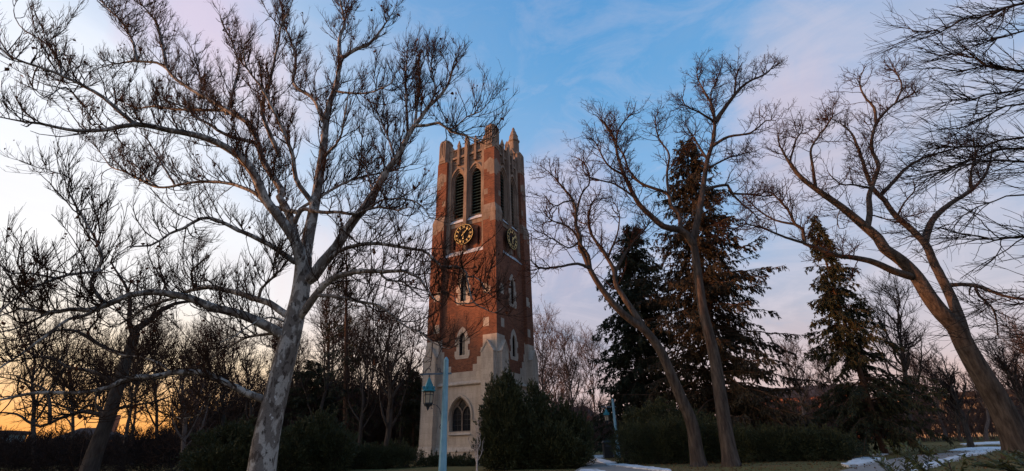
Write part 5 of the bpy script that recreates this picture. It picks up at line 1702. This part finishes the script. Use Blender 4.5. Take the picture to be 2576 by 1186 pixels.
far_building("long tan building glowing orange behind the right-hand trees", 2440, 100, 1000, 34, 16, radians(-38), TAN, 4, 7, strip=True)
far_building("red brick building at the right edge under a dark flat roof", 2680, 130, 985, 34, 18, radians(-30), REDBRICK, 3, 7, roof_h=1.2)
far_building("red brick hall seen between the two spruces", 2035, 115, 1000, 24, 14, radians(-30), REDBRICK, 3, 6, roof_h=3.0)
far_building("red brick house glimpsed low between the tower and the dark spruce", 1420, 140, 1050, 15, 10, radians(-25), REDBRICK, 2, 4, roof_h=3.0)
far_building("dark house with a chimney on the sunset skyline at left", 210, 95, 1108, 9, 10, radians(20), REDBRICK, 2, 4, roof_h=2.4, chimney=True)
far_building("low pale teal hut at the left edge", -30, 80, 1094, 6, 5, radians(20), plain("pale teal wall", (0.20, 0.30, 0.32), 0.8), 1, 2, roof_h=0.6)

# ------------------------------------------------------------------ woods and thickets in the distance
rng = np.random.default_rng(97)


BROWN_TWIG = plain("brown thicket twig", (0.065, 0.042, 0.033), 0.9, spec=0.1, vary=0.4)


def thicket(name, label, x0, x1, y0, y1, h0, h1, K, mat, base, dens=1.6, rad=0.05, twig=0.02):
    """many thin bare stems with side twigs, one mass"""
    hold = empty(name, base)
    tag(hold, label, "woods", kind="stuff")
    w = Wood()
    n = 6
    P = np.zeros((K, n, 3))
    P[:, :, 0] = rng.uniform(x0, x1, K)[:, None] + np.cumsum(rng.normal(size=(K, n)) * 0.22, axis=1)
    P[:, :, 1] = rng.uniform(y0, y1, K)[:, None] + np.cumsum(rng.normal(size=(K, n)) * 0.22, axis=1)
    hh = rng.uniform(h0, h1, K) * (1 + 0.25 * np.sin(P[:, 0, 0] * 0.25) * np.sin(P[:, 0, 0] * 0.11 + 1))
    P[:, :, 2] = hh[:, None] * np.linspace(0, 1, n)[None]
    w.add(P, rad * np.linspace(1, 0.3, n)[None].repeat(K, 0), 4)
    p, t, r, f = spawn(list(P), [np.full(n, .1)] * K, dens, rng, 0.1, 1.0)
    q = grow(p, unit(t + perp(t, rng) * 1.0), rng.uniform(0.15, 0.42, len(p)) * h1 * (1.2 - 0.8 * f), 5, 0.15, (0, 0, 1), 0.12, rng)
    w.add(q, np.linspace(twig * 1.6, twig, 6)[None].repeat(len(q), 0), 3)
    p, t, r, f = spawn(list(q), [np.full(6, .1)] * len(q), dens, rng, 0.1, 1.0)
    q = grow(p, unit(t + perp(t, rng) * 0.9), rng.uniform(0.06, 0.16, len(p)) * h1, 3, 0.15, (0, 0, 1), 0.1, rng)
    w.add(q, np.full((len(q), 4), twig), 3)
    w.build("bare_stems", mat, hold)


thicket("distant_thicket", "dark thicket along the skyline left of the sycamore", -42, -14, 58, 78, 3.0, 9.0, 900, BROWN_TWIG, (-30, 70, 0), 2.2, 0.05, 0.022)
thicket("distant_thicket", "low dark thicket under the sunset at the left edge", -85, -40, 60, 78, 2.0, 4.6, 1100, OAK_TWIG, (-60, 70, 0), 2.2, 0.05, 0.022)
thicket("distant_thicket", "dark thicket behind the trunks between the sycamore and the tower", -24, 0, 54, 70, 3.5, 10.0, 900, BROWN_TWIG, (-12, 64, 0), 2.2, 0.05, 0.022)
thicket("distant_thicket", "rosy brown thicket behind the hedges right of the tower", 4, 48, 64, 80, 3.0, 6.5, 800, ASH_TWIG, (26, 72, 0), 1.8, 0.05, 0.020)
thicket("distant_thicket", "rosy brown thicket in front of the far buildings at right", 46, 110, 62, 84, 3.0, 7.0, 900, ASH_TWIG, (78, 74, 0), 1.8, 0.05, 0.020)

# tall evergreen wood to the west: the sun is already down behind it for the lower half of the scene
hold = empty("distant_woods", (-125, 20, 0))
tag(hold, "dense belt of tall evergreen woods to the west of the lawn", "woods", kind="stuff")
n = 60000
cy = rng.uniform(-75, 84, n)
cx = -104 - rng.uniform(0, 34, n)
top = 15.5 + 2.2 * np.sin(cy * 0.55) * np.cos(cx * 0.4) + 1.6 * np.sin(cy * 0.21 + 1)
P = np.stack([cx, cy, top * rng.random(n) ** 0.8], axis=1)
leaf_quads(P, rng.normal(size=(n, 3)) + [0, 0, 0.5], 1.5, rng, NEEDLE, "foliage", hold, 0.5, 0.1)
w = Wood()
K = 260
Pt = np.zeros((K, 5, 3))
Pt[:, :, 0] = (-104 - rng.uniform(0, 34, K))[:, None]
Pt[:, :, 1] = rng.uniform(-75, 84, K)[:, None]
Pt[:, :, 2] = np.linspace(0, 15, 5)[None]
w.add(Pt, np.linspace(0.3, 0.05, 5)[None].repeat(K, 0), 6)
w.build("trunks", OAK_BARK, hold)

# ------------------------------------------------------------------ yew sprigs close to the camera
def sprig_bush(label, spots, seed):
    rng = np.random.default_rng(seed)
    P0 = np.array([at(a, b_, y) for a, b_, y, *_ in spots])
    P1 = np.array([at(c, d, y2) for *_, c, d, y2 in spots])
    base = (float(P0[:, 0].mean()) , float(P0[:, 1].mean()), 0.0)
    root = empty("yew_sprig_bush", base)
    tag(root, label, "shrub")
    w = Wood()
    t = np.linspace(0, 1, 9)[None, :, None]
    M = P0[:, None] * (1 - t) + P1[:, None] * t
    M[:, :, 2] += 0.05 * np.sin(t[..., 0] * pi)
    w.add(M, np.linspace(0.006, 0.002, 9)[None].repeat(len(M), 0), 5)
    st = np.stack([np.array([base[0], base[1], 0.0]) * (1 - s) + p * s for p in P0 for s in np.linspace(0, 1, 5)]).reshape(len(P0), 5, 3)
    w.add(st, np.linspace(0.014, 0.006, 5)[None].repeat(len(st), 0), 5)
    bp, bt, _, bf = spawn(list(M), [np.zeros(9)] * len(M), 18, rng, 0.05, 0.95)
    side = unit(np.cross(bt, [0, 0, 1.0])) * rng.choice([-1, 1], size=(len(bp), 1))
    S = grow(bp, unit(bt * 0.9 + side + rng.normal(size=bt.shape) * 0.15 + [0, 0, 0.12]), rng.uniform(0.10, 0.30, len(bp)) * (1.15 - 0.7 * bf), 4, 0.05, (0, 0, 1), 0.02, rng)
    w.add(S, np.linspace(0.003, 0.0015, 5)[None].repeat(len(S), 0), 4)
    w.build("stems", OAK_TWIG, root)
    al = list(S) + list(M)
    q, tt, _, _ = spawn(al, [np.zeros(len(p)) for p in al], 230, rng, 0.02, 1.0)
    sd = unit(np.cross(tt, [0, 0, 1.0])) * rng.choice([-1, 1], size=(len(q), 1))
    leaf_quads(q, unit(tt * 0.75 + sd * 0.8 + rng.normal(size=tt.shape) * 0.2), 0.038, rng, plain("fresh yew needle", (0.060, 0.072, 0.026), 0.5, spec=0.35, vary=0.5), "needles", root, 0.22, 0.1)


sprig_bush("sprigs of a yew bush close by, poking up at the bottom right corner",
           [(2380, 1250, 3.2, 2250, 1138, 3.3), (2420, 1260, 3.1, 2385, 1158, 3.2), (2300, 1280, 3.2, 2235, 1172, 3.2),
            (2640, 1240, 3.3, 2455, 1172, 3.4), (2660, 1230, 3.3, 2530, 1164, 3.4), (2700, 1215, 3.5, 2560, 1150, 3.6), (2640, 1260, 3.2, 2575, 1172, 3.3)], 99)
